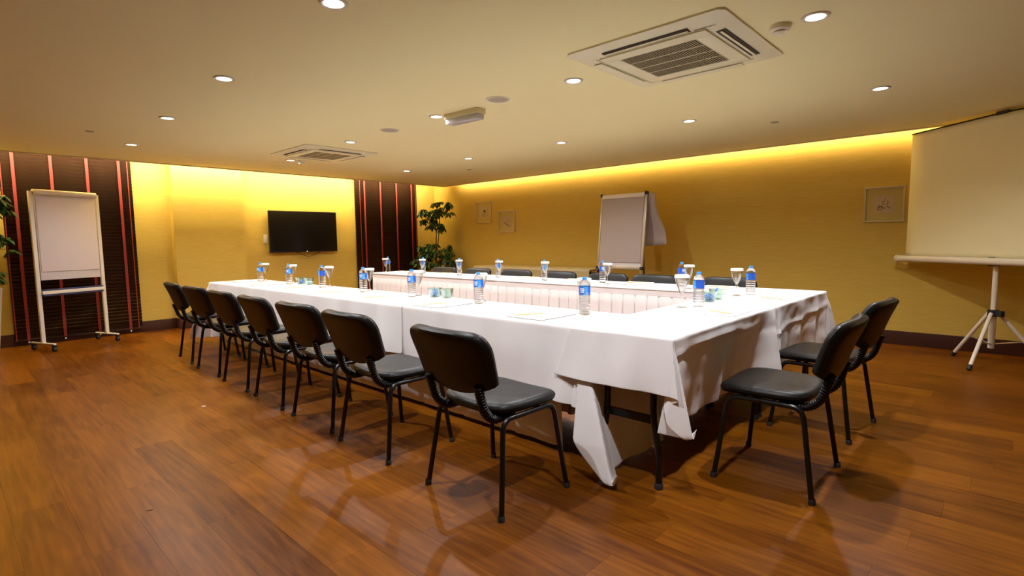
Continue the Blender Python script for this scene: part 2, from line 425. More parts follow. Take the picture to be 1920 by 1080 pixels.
# ------------------------------------------------------------------ ceiling cassette units
def make_ac(text):
    root = empty('air_conditioner'); S = .47
    bm = BM()
    pts = [(-S,-S), (S,-S), (S,S), (-S,S)]
    def sq(s, z, ch):   # chamfered square ring
        return [Vector(p) for p in ((-s+ch,-s,z),(s-ch,-s,z),(s,-s+ch,z),(s,s-ch,z),(s-ch,s,z),(-s+ch,s,z),(-s,s-ch,z),(-s,-s+ch,z))]
    rings = [[bm.verts.new(p) for p in sq(s, z, c)] for s, z, c in ((.475,0,.03), (.475,-.010,.03), (.455,-.014,.03), (.42,-.024,.03), (.36,-.030,.02), (.345,-.030,.01), (.345,-.024,.01), (.335,-.024,.01))]
    for A, B in zip(rings, rings[1:]):
        for q in range(8): bm.faces.new((A[q], A[(q+1)%8], B[(q+1)%8], B[q]))
    bm.faces.new(rings[-1])
    build('panel', bm, M['acplastic'], root)
    # return grille: frame + slats + crossbars
    bm = BM(); g = .235
    for a, b, c, d in ((-.325,.325,-.325,-g), (-.325,.325,g,.325), (-.325,-g,-g,g), (g,.325,-g,g)): box(bm, a, b, c, d, -.034, -.022, .002)
    gf = build('grille_frame', bm, M['acplastic'], root)
    bm = BM(); box(bm, -g, g, -g, g, -.0255, -.0242); build('grille_backing', bm, M['dark'], root, smooth=False)
    sb = BM(); box(sb, -.0035, .0035, -g, g, -.032, -.026); sm = bpy.data.meshes.new('slat'); sb.to_mesh(sm); sb.free(); sm.materials.append(M['grille'])
    n = 34
    for q in range(n):
        o = link_mesh('slat', sm, gf); o.location = (-g+(q+.5)*2*g/n, 0, 0)
    for q in (-.12, 0, .12):
        bm = BM(); box(bm, -g, g, q-.003, q+.003, -.034, -.030); build('crossbar', bm, M['acplastic'], gf, smooth=False)
    # four air outlets with flaps
    for q in range(4):
        Rm = Matrix.Rotation(q*PI/2, 4, 'Z')
        bm = BM(); box(bm, -.26, .26, .352, .402, -.0315, -.0290, 0, Rm)
        lv = build('outlet', bm, M['dark'], root, smooth=False)
        bm = BM(); box(bm, -.265 if q < 2 else -.255, .265 if q < 2 else .255, *((.349, .404) if q < 2 else (.370, .386)), -.037, -.0318, .002, Rm); build('flap', bm, M['acplastic'], lv)
    return root
ac = make_ac(True)
ac.location = (-1.535, 3.115, HC); tag(ac, 'large square white ceiling air conditioner with slatted grille nearest the viewer', 'air conditioner', 'ceiling air conditioners')
a2 = copy_tree(ac); a2.location = (-6.25, 3.34, HC); a2['label'] = 'smaller looking square ceiling air conditioner above the television'
# maker's mark on the near unit
def mark(root, x, y, rz):
    t = text_bm('MITSUBISHI HEAVY', .0135, .0006)
    b2 = BM()
    mt = Matrix.Translation((x, y, -.0325)) @ Matrix.Rotation(rz, 4, 'Z') @ Matrix.Rotation(PI, 4, 'X')
    bmesh.ops.transform(t, matrix=mt, verts=t.verts); join(b2, t)
    build('lettering', b2, M['ink'], root, smooth=False)
    b3 = BM()
    for k3 in range(3):
        an = PI/2+k3*2*PI/3; c = Vector((math.cos(an), math.sin(an), 0)); s = Vector((-c.y, c.x, 0)); L = .009; W = .0046
        vs = [b3.verts.new(q) for q in ((0,0,0), tuple(c*L*.5+s*W*.55), tuple(c*L), tuple(c*L*.5-s*W*.55))]
        b3.faces.new(vs)
    mt2 = Matrix.Translation((x, y, -.0325)) @ Matrix.Rotation(rz, 4, 'Z') @ Matrix.Rotation(PI, 4, 'X') @ Matrix.Translation((-.078, 0, 0))
    bmesh.ops.transform(b3, matrix=mt2, verts=b3.verts)
    build('emblem', b3, M['red'], root, smooth=False)
mark(ac, .335, -.355, 0)

# ------------------------------------------------------------------ small ceiling fittings
root = empty('smoke_detector', (-.941, 3.10, HC)); tag(root, 'round white smoke detector between the near air conditioner and downlight', 'smoke detector', 'smoke detectors')
bm = BM(); lathe(bm, [(.0,0), (.052,0), (.052,-.012), (.050,-.024), (.036,-.030), (0,-.030)], 28); build('base', bm, M['whiteplastic'], root)
bm = BM(); lathe(bm, [(.030,-.030), (.030,-.034), (0,-.034)], 24); build('vent_ring', bm, M['dark'], root)
bm = BM(); lathe(bm, [(0,-.034), (.034,-.034), (.034,-.038), (.022,-.048), (0,-.050)], 24); build('head', bm, M['whiteplastic'], root)
o = copy_tree(root); o.location = (-7.0, 3.40, HC); o['label'] = 'tiny dark smoke detector beside the downlight under the far air conditioner'
root = empty('ceiling_speaker', (-2.991, 3.076, HC)); tag(root, 'round ceiling speaker beside the emergency light', 'speaker', 'ceiling speakers')
bm = BM(); lathe(bm, [(.083,0), (.083,-.005), (.092,-.007), (.098,-.003), (.098,0)], 32); build('rim', bm, M['whiteplastic'], root)
bm = BM(); lathe(bm, [(.083,-.004), (.04,-.006), (0,-.006)], 32); build('mesh_cover', bm, M['speaker'], root)
o = copy_tree(root); o.location = (-4.544, 3.131, HC); o['label'] = 'round ceiling speaker farther away, toward the television'
for x, yy, lab in ((-6.517, 1.075, 'small flush ceiling disc above the left flipchart'), (-1.728, 5.615, 'small flush ceiling disc toward the projection screen'), (-6.207, 5.715, 'small flush ceiling disc near the far corner')):
    bm = BM(); lathe(bm, [(0,-.006), (.030,-.006), (.036,-.004), (.037,0), (0,0)], 24)
    tag(build('sprinkler_cover', bm, M['speaker'], loc=(x, yy, HC)), lab, 'sprinkler cover', 'sprinkler covers')
root = empty('emergency_light', (-3.48, 3.16, HC), R(2)); tag(root, 'box shaped emergency light with clear ribbed diffuser under the ceiling', 'emergency light')
bm = BM(); box(bm, -.20, .20, -.055, .055, -.045, 0, .006); build('housing', bm, M['lampbody'], root)
bm = BM(); box(bm, -.19, .19, -.048, .048, -.088, -.045, .012); build('diffuser', bm, M['diffuser'], root)
bm = BM(); sweep(bm, [(-.15,0,-.062), (.15,0,-.062)], .008, n=10); build('tube', bm, M['whiteplastic'], root)
for sx in (-1, 1):
    bm = BM(); box(bm, sx*.165-.015, sx*.165+.015, -.012, .012, -.072, -.045, .002); build('tube_holder', bm, M['whiteplastic'], root)

# ------------------------------------------------------------------ blinds
slat_bm = BM()
SP = .046
def make_blind(y0, y1, tapes, label):
    root = empty('venetian_blind', (-8.905, (y0+y1)/2, 0)); tag(root, label, 'blind', 'dark wooden blinds')
    W = y1-y0
    sb = BM(); Mx = Matrix.Rotation(R(-64), 4, 'Y'); box(sb, -.025, .025, -W/2, W/2, -.0015, .0015, 0, Mx)
    sm = bpy.data.meshes.new('slat'); sb.to_mesh(sm); sb.free(); sm.materials.append(M['slat'])
    n = int((2.42-.09)/SP)
    for i in range(n):
        o = link_mesh('slat', sm, root); o.location = (0, 0, .095+SP*(i+.5))
    bm = BM(); box(bm, -.018, .018, -W/2, W/2, .055, .078, .003); build('bottom_rail', bm, M['slat'], root)
    bm = BM(); box(bm, -.03, .03, -W/2, W/2, 2.43, 2.48, .003); build('head_rail', bm, M['slat'], root)
    for t in tapes:
        wd = .016 if t[1] else .006
        yc = t[0]-(y0+y1)/2
        bm = BM(); box(bm, .0215, .0230, yc-wd, yc+wd, .066, 2.44); build('ladder_tape', bm, M['tape'], root, smooth=False)
        if t[1]:
            bm = BM(); lathe(bm, [(0,.030), (.008,.032), (.010,.042), (.006,.052), (0,.055)], 10, (.02, yc, 0)); build('tassel', bm, M['whiteplastic'], root)
    return root
make_blind(.56, 1.885, [(.575,0), (.686,1), (1.04,1), (1.40,1), (1.744,1), (1.84,0)], 'wide dark wooden blind with red tapes behind the left flipchart')
make_blind(5.31, 6.72, [(5.41,0), (5.508,1), (5.856,1), (6.22,1), (6.58,1), (6.68,0)], 'dark wooden blind with red tapes between television and corner plant')

# ------------------------------------------------------------------ television
root = empty('television', (-8.86, 4.30, 1.07)); tag(root, 'black flat television mounted on the gold wall', 'television')
root.rotation_euler = (0, 0, 0)
bm = BM(); box(bm, -.03, 0, -.60, .60, 0, .69, .006); build('casing', bm, M['tvframe'], root)
bm = BM(); box(bm, 0, .0015, -.585, .585, .022, .675); build('screen', bm, M['screen'], root, smooth=False)
bm = BM(); box(bm, -.088, -.03, -.2, .2, .2, .5, .004); build('wall_bracket', bm, M['blackmetal'], root)
bm = BM(); lathe(bm, [(0,0), (.006,0), (.005,.003), (0,.004)], 12, (0,0,0), Matrix.Translation((0.001,.03,.012)) @ Matrix.Rotation(PI/2, 4, 'Y')); build('standby_light', bm, M['led'], root)
bm = BM(); pp = [(-.02, -.16+.46*t, .01-.085*math.sin(PI*t)) for t in [i/14 for i in range(15)]]; sweep(bm, pp, .005, n=6); build('power_cord', bm, M['rubber'], root)
bm = BM(); box(bm, -.0895, -.078, -.66, -.60, .16, .30, .002); build('socket_box', bm, M['whiteplastic'], root)

# ------------------------------------------------------------------ framed sketches
def picture(x0, x1, z0, z1, label, seed, kind):
    root = empty('framed_sketch', ((x0+x1)/2, YB, z0)); tag(root, label, 'picture', 'framed ink sketches')
    W, H = (x1-x0)/2, z1-z0; fw = .018
    bm = BM()
    for a, b, c, d in ((-W, W, 0, fw), (-W, W, H-fw, H), (-W, -W+fw, fw, H-fw), (W-fw, W, fw, H-fw)): box(bm, a, b, -.028, -.002, c, d, .002)
    build('frame', bm, M['frame'], root)
    bm = BM(); box(bm, -W+fw, W-fw, -.010, -.004, fw, H-fw); build('mat_board', bm, M['matboard'], root, smooth=False)
    pw, ph = W*.46, H*.25; cz = H*.5
    bm = BM(); box(bm, -pw, pw, -.0115, -.0098, cz-ph, cz+ph); build('sheet', bm, M['sketchpaper'], root, smooth=False)
    rnd = random.Random(seed); bm = BM(); yy = -.0122
    def stroke(pts, wd):
        pts = [Vector((p[0], 0, p[1])) for p in pts]
        for a, b in zip(pts, pts[1:]):
            d = (b-a); 
            if d.length < 1e-5: continue
            nn = Vector((-d.z, 0, d.x)).normalized()*wd
            bm.faces.new([bm.verts.new((q.x, yy, q.z)) for q in (a-nn, b-nn*.5, b+nn*.5, a+nn)])
    if kind == 0:
        for a, b in (((-.2,.35),(-.1,-.15)), ((.1,.6),(-.1,-.15)), ((.42,.45),(.28,-.2)), ((.5,.2),(.3,-.1))): stroke([(a[0]*pw, cz+a[1]*ph), (b[0]*pw, cz+b[1]*ph)], .0022)
        for i in range(26): 
            x, z = rnd.uniform(-.75, .05), rnd.uniform(-.75, -.1); stroke([(x*pw, cz+z*ph), ((x+rnd.uniform(.1,.35))*pw, cz+(z+rnd.uniform(-.12,.12))*ph)], .0018)
        for i in range(7): stroke([(.25*pw, cz-.25*ph), (rnd.uniform(.5,.85)*pw, cz+rnd.uniform(-.6,-.3)*ph)], .0008)
    elif kind == 1:
        for i in range(34):
            x, z = rnd.uniform(-.7, .5), rnd.uniform(-.8, .0)
            stroke([(x*pw, cz+z*ph), ((x+rnd.uniform(.1,.4))*pw, cz+(z+rnd.uniform(-.15,.15))*ph)], .0018)
        for i in range(10): z = rnd.uniform(.05,.4); stroke([(-.1*pw, cz+z*ph), (.6*pw, cz+z*ph)], .006 if z > .2 else .002)
    else:
        for i in range(30):
            t = rnd.random(); x = -.8+1.3*t; z = -.1-.6*t+rnd.uniform(-.25,.1); stroke([(x*pw, cz+z*ph), ((x+.3)*pw, cz+(z-.12)*ph)], .002)
        for a in range(5): stroke([((-.1+.12*a)*pw, cz-.2*ph), ((.3+.12*a)*pw, cz+(.75-.1*a)*ph)], .0012)
    build('drawing', bm, M['ink'], root, smooth=False)
picture(-7.645, -7.25, 1.555, 1.965, 'small framed sketch, upper and left of the two beside the corner plant', 3, 1)
picture(-7.05, -6.64, 1.365, 1.765, 'small framed sketch, lower and right of the two beside the corner plant', 5, 2)
picture(-1.24, -.862, 1.36, 1.753, 'framed ink sketch of bare branches beside the projection screen', 8, 0)

# ------------------------------------------------------------------ cloths
def lerpkeys(keys, t):
    for (a, va), (b, vb) in zip(keys, keys[1:]):
        if t <= b:
            s = (t-a)/(b-a); s = s*s*(3-2*s); return tuple(x+(y2-x)*s for x, y2 in zip(va, vb))
    return keys[-1][1]
def axis_pts(a, b, d0, d1, step, fine=.012):
    out = []
    if d0:
        n = max(2, int(d0/step)); out += [a-d0+d0*i/n for i in range(n)]; out += [a-.018, a-.009]
    n = max(2, int((b-a)/(step*2))); out += [a+(b-a)*i/n for i in range(n+1)]
    if d1:
        out += [b+.009, b+.018]; n = max(2, int(d1/step)); out += [b+d1*(i+1)/n for i in range(n)]
    return sorted(set(round(v, 5) for v in out))
def rollover(d, rr=.011):
    L = rr*PI/2
    if d <= L: a = d/rr; return rr*math.sin(a), rr*(1-math.cos(a))
    return rr, rr+d-L
def cloth(name, x0, x1, y0, y1, z, drop, ears, folds=(), seed=0, step=.03, flare=(0,0,0,0), wav=.01, extra=None, foldat=0):
    """drop=(x0,x1,y0,y1). ears: dict 'corner'->[keys of hx,hy], corner in '00','10','01','11' (x side,y side)"""
    us = axis_pts(x0, x1, drop[0], drop[1], step); vs = axis_pts(y0, y1, drop[2], drop[3], step)
    bm = BM(); g = []
    default = [(0,(0,0)), (18,(.10,.16)), (36,(.20,.02)), (54,(.02,.20)), (72,(.16,.10)), (90,(0,0))]
    for a in us:
        colm = []
        for b in vs:
            ox = (x0-a) if a < x0 else (a-x1 if a > x1 else 0); sx = -1 if a < x0 else 1
            oy = (y0-b) if b < y0 else (b-y1 if b > y1 else 0); sy = -1 if b < y0 else 1
            cx, cy = min(max(a, x0), x1), min(max(b, y0), y1)
            p = Vector((cx, cy, z))
            nz = noise.noise(Vector((a*3.1+seed*7, b*3.1, seed)))
            if ox > 1e-6 and oy > 1e-6:
                rho = math.hypot(ox, oy); th = math.degrees(math.atan2(ox, oy))   # 0 = on y side, 90 = on x side
                key = ('0' if sx < 0 else '1')+('0' if sy < 0 else '1')
                ks = ears.get(key, default)
                hx, hy = lerpkeys(ks, th)
                grow = min(1, rho/.10)
                hx *= grow; hy *= grow
                o, dz = rollover(rho)
                c2 = math.radians(th); fl = rho*((flare[0] if sx < 0 else flare[1])*math.sin(c2)+(flare[2] if sy < 0 else flare[3])*math.cos(c2))
                h2 = min(.95, hx*hx+hy*hy)
                p.x += sx*(o*math.sin(c2)+rho*hx+fl*math.sin(c2)); p.y += sy*(o*math.cos(c2)+rho*hy+fl*math.cos(c2)); p.z -= dz*math.sqrt(1-h2)
            elif ox > 1e-6:
                o, dz = rollover(ox); fl = (flare[0] if sx < 0 else flare[1])*ox
                wv = sum(am*math.exp(-((cy-fy)/wd)**2)*ox for (sd, fy, wd, am) in folds if sd == ('x0' if sx < 0 else 'x1'))
                edge = min(1, min(cy-y0, y1-cy)/.12)
                wv += wav*min(1, ox*2.5)*edge*(math.sin(cy*17+seed)+.7*math.sin(cy*31+seed*3)+nz*1.5)
                p.x += sx*(o+fl+wv); p.z -= dz
            elif oy > 1e-6:
                o, dz = rollover(oy); fl = (flare[2] if sy < 0 else flare[3])*oy
                wv = sum(am*math.exp(-((cx-fx)/wd)**2)*oy for (sd, fx, wd, am) in folds if sd == ('y0' if sy < 0 else 'y1'))
                edge = min(1, min(cx-x0 if drop[0] else 1, x1-cx if drop[1] else 1)/.12)
                wv += wav*min(1, oy*2.5)*edge*(math.sin(cx*15+seed)+.7*math.sin(cx*27+seed*3)+nz*1.5)
                p.y += sy*(o+fl+wv); p.z -= dz
            if foldat and ox > 1e-6 and oy > 1e-6 and math.hypot(ox, oy) > foldat:
                q = math.hypot(ox, oy)-foldat; p.z += 2*q; p.y -= sy*.012; p.x -= sx*.006
            if extra: p = extra(p, a, b, ox*sx, oy*sy)
            if p.z < .006:
                over = .006-p.z; p.z = .006; p.x += sx*(ox > 0)*over*.3; p.y += sy*(oy > 0)*over*.3
            colm.append(bm.verts.new(p))
        g.append(colm)
    for i in range(len(us)-1):
        for j in range(len(vs)-1): bm.faces.new((g[i][j], g[i+1][j], g[i+1][j+1], g[i][j+1]))
    # hem stitching ridge is part of the cloth
    o = build(name, bm, M['cloth'])
    md = o.modifiers.new('thick', 'SOLIDIFY'); md.thickness = .0018; md.offset = -1
    sd = o.modifiers.new('sub', 'SUBSURF'); sd.levels = 1; sd.render_levels = 1
    return o
E0, E1 = -1.62, -1.10      # end table inner / outer x
Y0, Y1, YC0, YC1 = 2.25, 2.83, 4.41, 4.98
earA = [(0,(0,0)), (8,(-.10,.02)), (22,(.20,-.06)), (44,(-.12,.0)), (60,(.17,.05)), (75,(.07,-.06)), (90,(.02,0))]
earL = [(0,(0,0)), (15,(.10,.22)), (32,(.32,.06)), (48,(.12,.30)), (62,(.36,.16)), (78,(.14,.04)), (90,(0,0))]
tag(cloth('tablecloth', -3.20, E0, Y0, Y1, TOP, (0, .74, .42, .03), {'10': earA}, seed=1, flare=(0,.22,.03,0), wav=.011,
   folds=[('y0',-3.17,.02,.03), ('y0',-2.6,.08,.03), ('y0',-1.75,.06,.05)], foldat=.765),
   'white tablecloth on the near row beside the corner, hanging to the floor', 'tablecloth', 'white tablecloths')
tag(cloth('tablecloth', -5.52, -3.17, Y0-.004, Y1+.004, TOP+.002, (0, 0, .36, .03), {}, seed=2, flare=(0,0,.05,0), wav=.012,
   folds=[('y0',-5.5,.02,.03), ('y0',-5.05,.05,-.04), ('y0',-4.1,.08,.10), ('y0',-3.9,.05,-.06), ('y0',-3.4,.10,.05)]),
   'creased white tablecloth in the middle of the near row', 'tablecloth', 'white tablecloths')
tag(cloth('tablecloth', -7.20, -5.49, Y0, Y1, TOP, (.70, 0, .42, .03), {'00': earL}, seed=3, flare=(.03,0,.04,0), wav=.010,
   folds=[('y0',-5.9,.06,.06), ('y0',-6.6,.08,.05)]),
   'white tablecloth at the far left end of the near row', 'tablecloth', 'white tablecloths')
# outer end tables
earR = [(0,(0,0)), (18,(.16,.07)), (36,(-.12,.03)), (46,(.0,.12)), (60,(.34,.12)), (76,(.24,.02)), (90,(0,0))]
earM = [(0,(0,0)), (20,(.20,.02)), (40,(.10,.10)), (58,(.24,.0)), (75,(.08,0)), (90,(0,0))]
def endshear(p, a, b, ox, oy):
    if oy < 0 and a < -1.45: p.x += oy*.40*(1-(a+1.66)/.21); p.y -= .012
    if oy < 0: p.y -= .01
    if ox > 0 and oy == 0:    # pinned crease along the side
        d = ox; p.x += .012*math.exp(-((d-.085-.02*math.sin(b*4))/.012)**2)-.01*math.exp(-((d-.115)/.02)**2)
        p.x += .005*noise.noise(Vector((b*9, d*12, 3)))
    return p
tag(cloth('tablecloth', -1.66, E1, Y0+.005, 3.69, TOP+.006, (.0, .47, .275, .0), {'10': earR}, seed=4, flare=(0,-.20,.10,0), wav=.010, step=.022,
   folds=[('x1',3.60,.06,.42), ('x1',3.67,.03,.10), ('x1',2.95,.05,.06), ('x1',2.62,.05,.10), ('x1',2.27,.12,.20)], extra=endshear, foldat=.485),
   'white tablecloth on the near corner table with long folded corner drapes', 'tablecloth', 'white tablecloths')
def sidecrease(p, a, b, ox, oy):
    if ox > 0:
        d = ox; w_ = 1 if oy == 0 else .4
        p.x += w_*(.012*math.exp(-((d-.15+.05*(b-4.4))/.012)**2)+.007*noise.noise(Vector((b*8, d*9, 8)))+.005*noise.noise(Vector((b*22, d*14, 5))))
    return p
tag(cloth('tablecloth', -1.66, E1, 3.66, YC1, TOP+.003, (.0, .46, .0, .36), {'11': [(0,(0,0)), (20,(.05,.22)), (40,(.18,.30)), (60,(.10,.14)), (75,(.2,.1)), (90,(0,0))]}, seed=5, flare=(0,-.14,0,.10), wav=.010, step=.022,
   folds=[('x1',3.72,.04,.30), ('x1',4.3,.05,.08), ('x1',4.70,.05,.10), ('x1',4.98,.14,.16)], extra=sidecrease),
   'wrinkled white tablecloth on the far corner table by the right chairs', 'tablecloth', 'white tablecloths')
# row C cloths
tag(cloth('tablecloth', -4.40, -1.63, YC0, YC1, TOP, (0, 0, .012, .25), {}, seed=6, wav=.006), 'white tablecloth over the right half of the far skirted row', 'tablecloth', 'white tablecloths')
tag(cloth('tablecloth', -7.02, -4.37, YC0-.003, YC1+.003, TOP+.002, (.014, 0, .012, .25), {}, seed=7, wav=.006), 'white tablecloth over the left half of the far skirted row', 'tablecloth', 'white tablecloths')

# pleated skirts
def skirt(label, p0, p1, out, z1, z0, pitch=.125, amp=.030, seed=0, band=.055, material=None):
    p0, p1, out = Vector((*p0, 0)), Vector((*p1, 0)), Vector((*out, 0)).normalized()
    L = (p1-p0).length; d = (p1-p0).normalized(); rnd = random.Random(seed)
    root = empty('table_skirt', (0,0,0)); tag(root, label, 'table skirt', 'pleated table skirts')
    bm = BM(); n = max(2, int(L/.1)); rows = []
    for z in (z1, z1-band):
        rows.append([[bm.verts.new(p0+d*(L*i/n)+out*(o+.003*noise.noise(Vector((i*.7, z*9, seed))))+Vector((0,0,z))) for i in range(n+1)] for o in (.012, .006)])
    for i in range(n):
        bm.faces.new((rows[0][0][i], rows[0][0][i+1], rows[1][0][i+1], rows[1][0][i]))
        bm.faces.new((rows[0][0][i], rows[0][0][i+1], rows[0][1][i+1], rows[0][1][i])); bm.faces.new((rows[1][0][i], rows[1][0][i+1], rows[1][1][i+1], rows[1][1][i]))
    build('header_band', bm, material or M['skirt'], root)
    # box pleats: each pleat = flat panel + tucked return
    prof = []; s = 0
    while s < L:
        w_ = pitch*rnd.uniform(.85, 1.15); lean = rnd.uniform(-.03, .03); da = rnd.uniform(.7, 1.3)
        prof += [(s, 0, lean, da), (s+.004, 1, lean, da), (s+w_*.35, .85, lean*.8, da), (s+w_*.7, 1, lean*.4, da), (s+w_*.9, .9, 0, da), (s+w_*.93, .1, 0, da)]
        s += w_
    prof = [q for q in prof if q[0] <= L]
    bm = BM(); NZ = 7; g = []
    for k in range(NZ+1):
        t = k/NZ; z = (z1-band)*(1-t)+z0*t; rw = []
        for (s, h, lean, da) in prof:
            o = .004+h*amp*(.35+.9*t)*da+.012*t*noise.noise(Vector((s*6, t*2, seed)))
            rw.append(bm.verts.new(p0+d*(s+lean*t)+out*o+Vector((0,0,z))))
        g.append(rw)
    for k in range(NZ):
        for i in range(len(prof)-1): bm.faces.new((g[k][i], g[k][i+1], g[k+1][i+1], g[k+1][i]))
    o = build('pleated_panel', bm, material or M['skirt'], root)
    md = o.modifiers.new('thick', 'SOLIDIFY'); md.thickness = .0012
    return root
skirt('white pleated table skirt along the inner side of the far row', (-6.97, YC0+.01), (-1.63, YC0+.01), (0,-1), TOP-.012, .04, seed=3)
skirt('beige looking table skirt hanging to the floor under the near row', (-7.15, Y0+.115), (-1.70, Y0+.115), (0,-1), TOP-.03, .035, amp=.008, pitch=.4, seed=5)
skirt('white table skirt on the inner side of the near row', (-1.66, Y1-.01), (-7.15, Y1-.01), (0,1), TOP-.02, .04, seed=7)
skirt('white table skirt on the inner side of the corner tables', (E0+.02, 2.86), (E0+.02, 4.40), (-1,0), TOP-.02, .04, seed=9)

# folding tables
def make_table(L, W, inset=.16):
    root = empty('folding_table')
    bm = BM(); box(bm, -L/2, L/2, -W/2, W/2, .728, .752, .004); build('tabletop', bm, M['sidecloth'], root)
    for sx in (-1, 1):
        for sy in (-1, 1):
            x = sx*(L/2-inset)
            bm = BM(); tube(bm, [(x, sy*.13, .728), (x, sy*.13, .34), (x, sy*.165, .16), (x+sx*.005, sy*.165, 0)], .0165, .06, n=10)
            lg = build('leg', bm, M['blackmetal'], root)
            bm = BM(); lathe(bm, [(0,0), (.021,0), (.021,.025), (.017,.03)], 12, (x+sx*.005, sy*.165, 0)); build('foot_cap', bm, M['rubber'], lg)
        x = sx*(L/2-inset)
        bm = BM(); sweep(bm, [(x, -.13, .335), (x, .13, .335)], .012, .018, n=4, square=True); build('crossbar', bm, M['blackmetal'], root)
        bm = BM(); sweep(bm, [(x, -.13, .50), (x-sx*.30, -.02, .728)], .009, n=8); build('brace', bm, M['blackmetal'], root)
    return root
t0 = make_table(1.40, .49, .03)
t0.location = (-1.362, 2.985, 0); t0.rotation_euler = (0,0,R(90)); tag(t0, 'folding table with bare black legs at the near corner', 'table', 'folding tables')
def tcopy(x, y, rz, lab, L=None):
    o = copy_tree(t0); o.location = (x, y, 0); o.rotation_euler = (0,0,rz); o['label'] = lab
    if L: o.scale = (L/1.40, 1, 1)
    return o
tcopy(-1.362, 4.30, R(90), 'folding table under the far corner cloth', 1.2)
NT = 4; seg = (7.17-1.66)/3
for i in range(3): tcopy(-7.17+seg*(i+.5), 2.565, 0, ['folding table under the far left cloth of the near row', 'folding table under the creased middle cloth of near row', 'folding table under the near row cloth beside the corner'][i], seg-.02)
seg = (7.0-1.66)/3
for i in range(3): tcopy(-7.0+seg*(i+.5), 4.71, 0, ['folding table under the left end of the far row', 'folding table under the middle of the far row', 'folding table under the right end of the far row'][i], seg-.02)

# ------------------------------------------------------------------ chairs
def make_chair():
    root = empty('conference_chair')
    T = .0125
    for s in (-1, 1):
        xb, xt = s*.265, s*.222
        bm = BM(); tube(bm, [(xb, .225, 0), (xt, .175, .425), (xt, 0, .425)], T, .055, n=10); lg = build('leg', bm, M['blackmetal'], root)
        bm = BM(); lathe(bm, [(0,0), (.016,0), (.016,.022), (.013,.026)], 12, (xb, .225, 0)); build('foot_cap', bm, M['rubber'], lg)
        bm = BM(); tube(bm, [(xb, -.225, 0), (xt, -.165, .425), (xt, 0, .425)], T, .055, n=10); lg = build('leg', bm, M['blackmetal'], root)
        bm = BM(); lathe(bm, [(0,0), (.016,0), (.016,.022), (.013,.026)], 12, (xb, -.225, 0)); build('foot_cap', bm, M['rubber'], lg)
    for yy in (-.10, .12):
        bm = BM(); tube(bm, [(-.222, yy, .425), (-.19, yy, .412), (.19, yy, .412), (.222, yy, .425)], .010, .02, n=8); build('crossbar', bm, M['blackmetal'], root)
    # seat
    ol = spline([(0,.232), (.13,.228), (.205,.20), (.236,.12), (.238,0), (.225,-.11), (.19,-.175), (.11,-.20), (0,-.205), (-.11,-.20), (-.19,-.175), (-.225,-.11), (-.238,0), (-.236,.12), (-.205,.20), (-.13,.228)], 4)
    ol = [(p.x, p.y+.015) for p in ol]
    def sd(p):
        p.z += -.010*math.exp(-(p.x/.12)**2-((p.y+.03)/.14)**2)*(p.z > .462) - .012*max(0, (p.y-.12)/.12)**2 + .006*(abs(p.x)/.23)**2
        return p
    bm = BM(); pad(bm, ol, [(None,.448), (.03,.446), (.004,.449), (0,.462), (.005,.474), (.018,.483), (.045,.488), (.09,.489), (.15,.488), (None,.487)], fn=sd)
    build('seat', bm, M['leather'], root)
    bm = BM(); pad(bm, ol, [(None,.434), (.05,.434), (.014,.437), (.006,.446), (.010,.4475), (None,.4475)], fn=sd)
    build('seat_shell', bm, M['shell'], root)
    # back
    half = [(0,-.160), (.09,-.153), (.180,-.133), (.238,-.112), (.249,-.098), (.256,-.04), (.264,.03), (.264,.078), (.246,.122), (.202,.147), (.115,.156), (0,.158)]
    ob = spline(half+[(-x, z) for x, z in half[-2:0:-1]], 4)
    ob = [(p.x, p.y) for p in ob]
    tilt = R(19)
    def bk(p):       # p.x lateral, p.y up the back, p.z thickness toward sitter
        x, w_, t = p
        t2 = t+.42*x*x + -.55*max(0, w_)**2
        yy = -.236 + math.cos(tilt)*t2 - math.sin(tilt)*(w_+.16)
        zz = .535 + math.sin(tilt)*t2 + math.cos(tilt)*(w_+.16)
        return Vector((x, yy, zz))
    bm = BM(); pad(bm, ob, [(None,.004), (.02,.004), (.004,.006), (0,.014), (.003,.026), (.012,.036), (.035,.043), (.09,.045), (None,.044)], c=Vector((0,0)), fn=bk)
    build('backrest', bm, M['leather'], root)
    bm = BM(); pad(bm, ob, [(None,-.024), (.10,-.024), (.045,-.023), (.016,-.020), (.004,-.012), (-.001,.002), (.004,.0045), (None,.0045)], c=Vector((0,0)), fn=bk)
    build('back_shell', bm, M['shell'], root)
    # corrugated uprights
    for s in (-1, 1):
        path = arcpath([(s*.165, -.05, .420), (s*.168, -.175, .417), (s*.172, -.228, .462), (s*.176, -.268, .592)], .09, 12)
        # resample
        P = [Vector(p) for p in path]; Ls = [0]
        for a, b in zip(P, P[1:]): Ls.append(Ls[-1]+(b-a).length)
        def at(q):
            for k in range(len(P)-1):
                if q <= Ls[k+1]+1e-9: t = (q-Ls[k])/max(1e-9, Ls[k+1]-Ls[k]); return P[k].lerp(P[k+1], t)
            return P[-1]
        st = .0035; n = int(Ls[-1]/st); pts = [at(i*Ls[-1]/n) for i in range(n+1)]
        sc = [1.0 if (i//2) % 2 else .86 for i in range(n+1)]
        bm = BM(); sweep(bm, pts, .021, .025, n=10, sc=sc, square=False, up=(1,0,0)); build('upright', bm, M['shell'], root)
    for s in (-1, 1):
        bm = BM(); lathe(bm, [(0,0), (.008,0), (.008,.008), (.004,.012), (0,.012)], 8, (0,0,0), Matrix.Translation((s*.185,-.12,.400))@Matrix.Rotation(PI,4,'X')); build('bolt', bm, M['chrome'], root)
    return root
ch = make_chair()
first = [True]
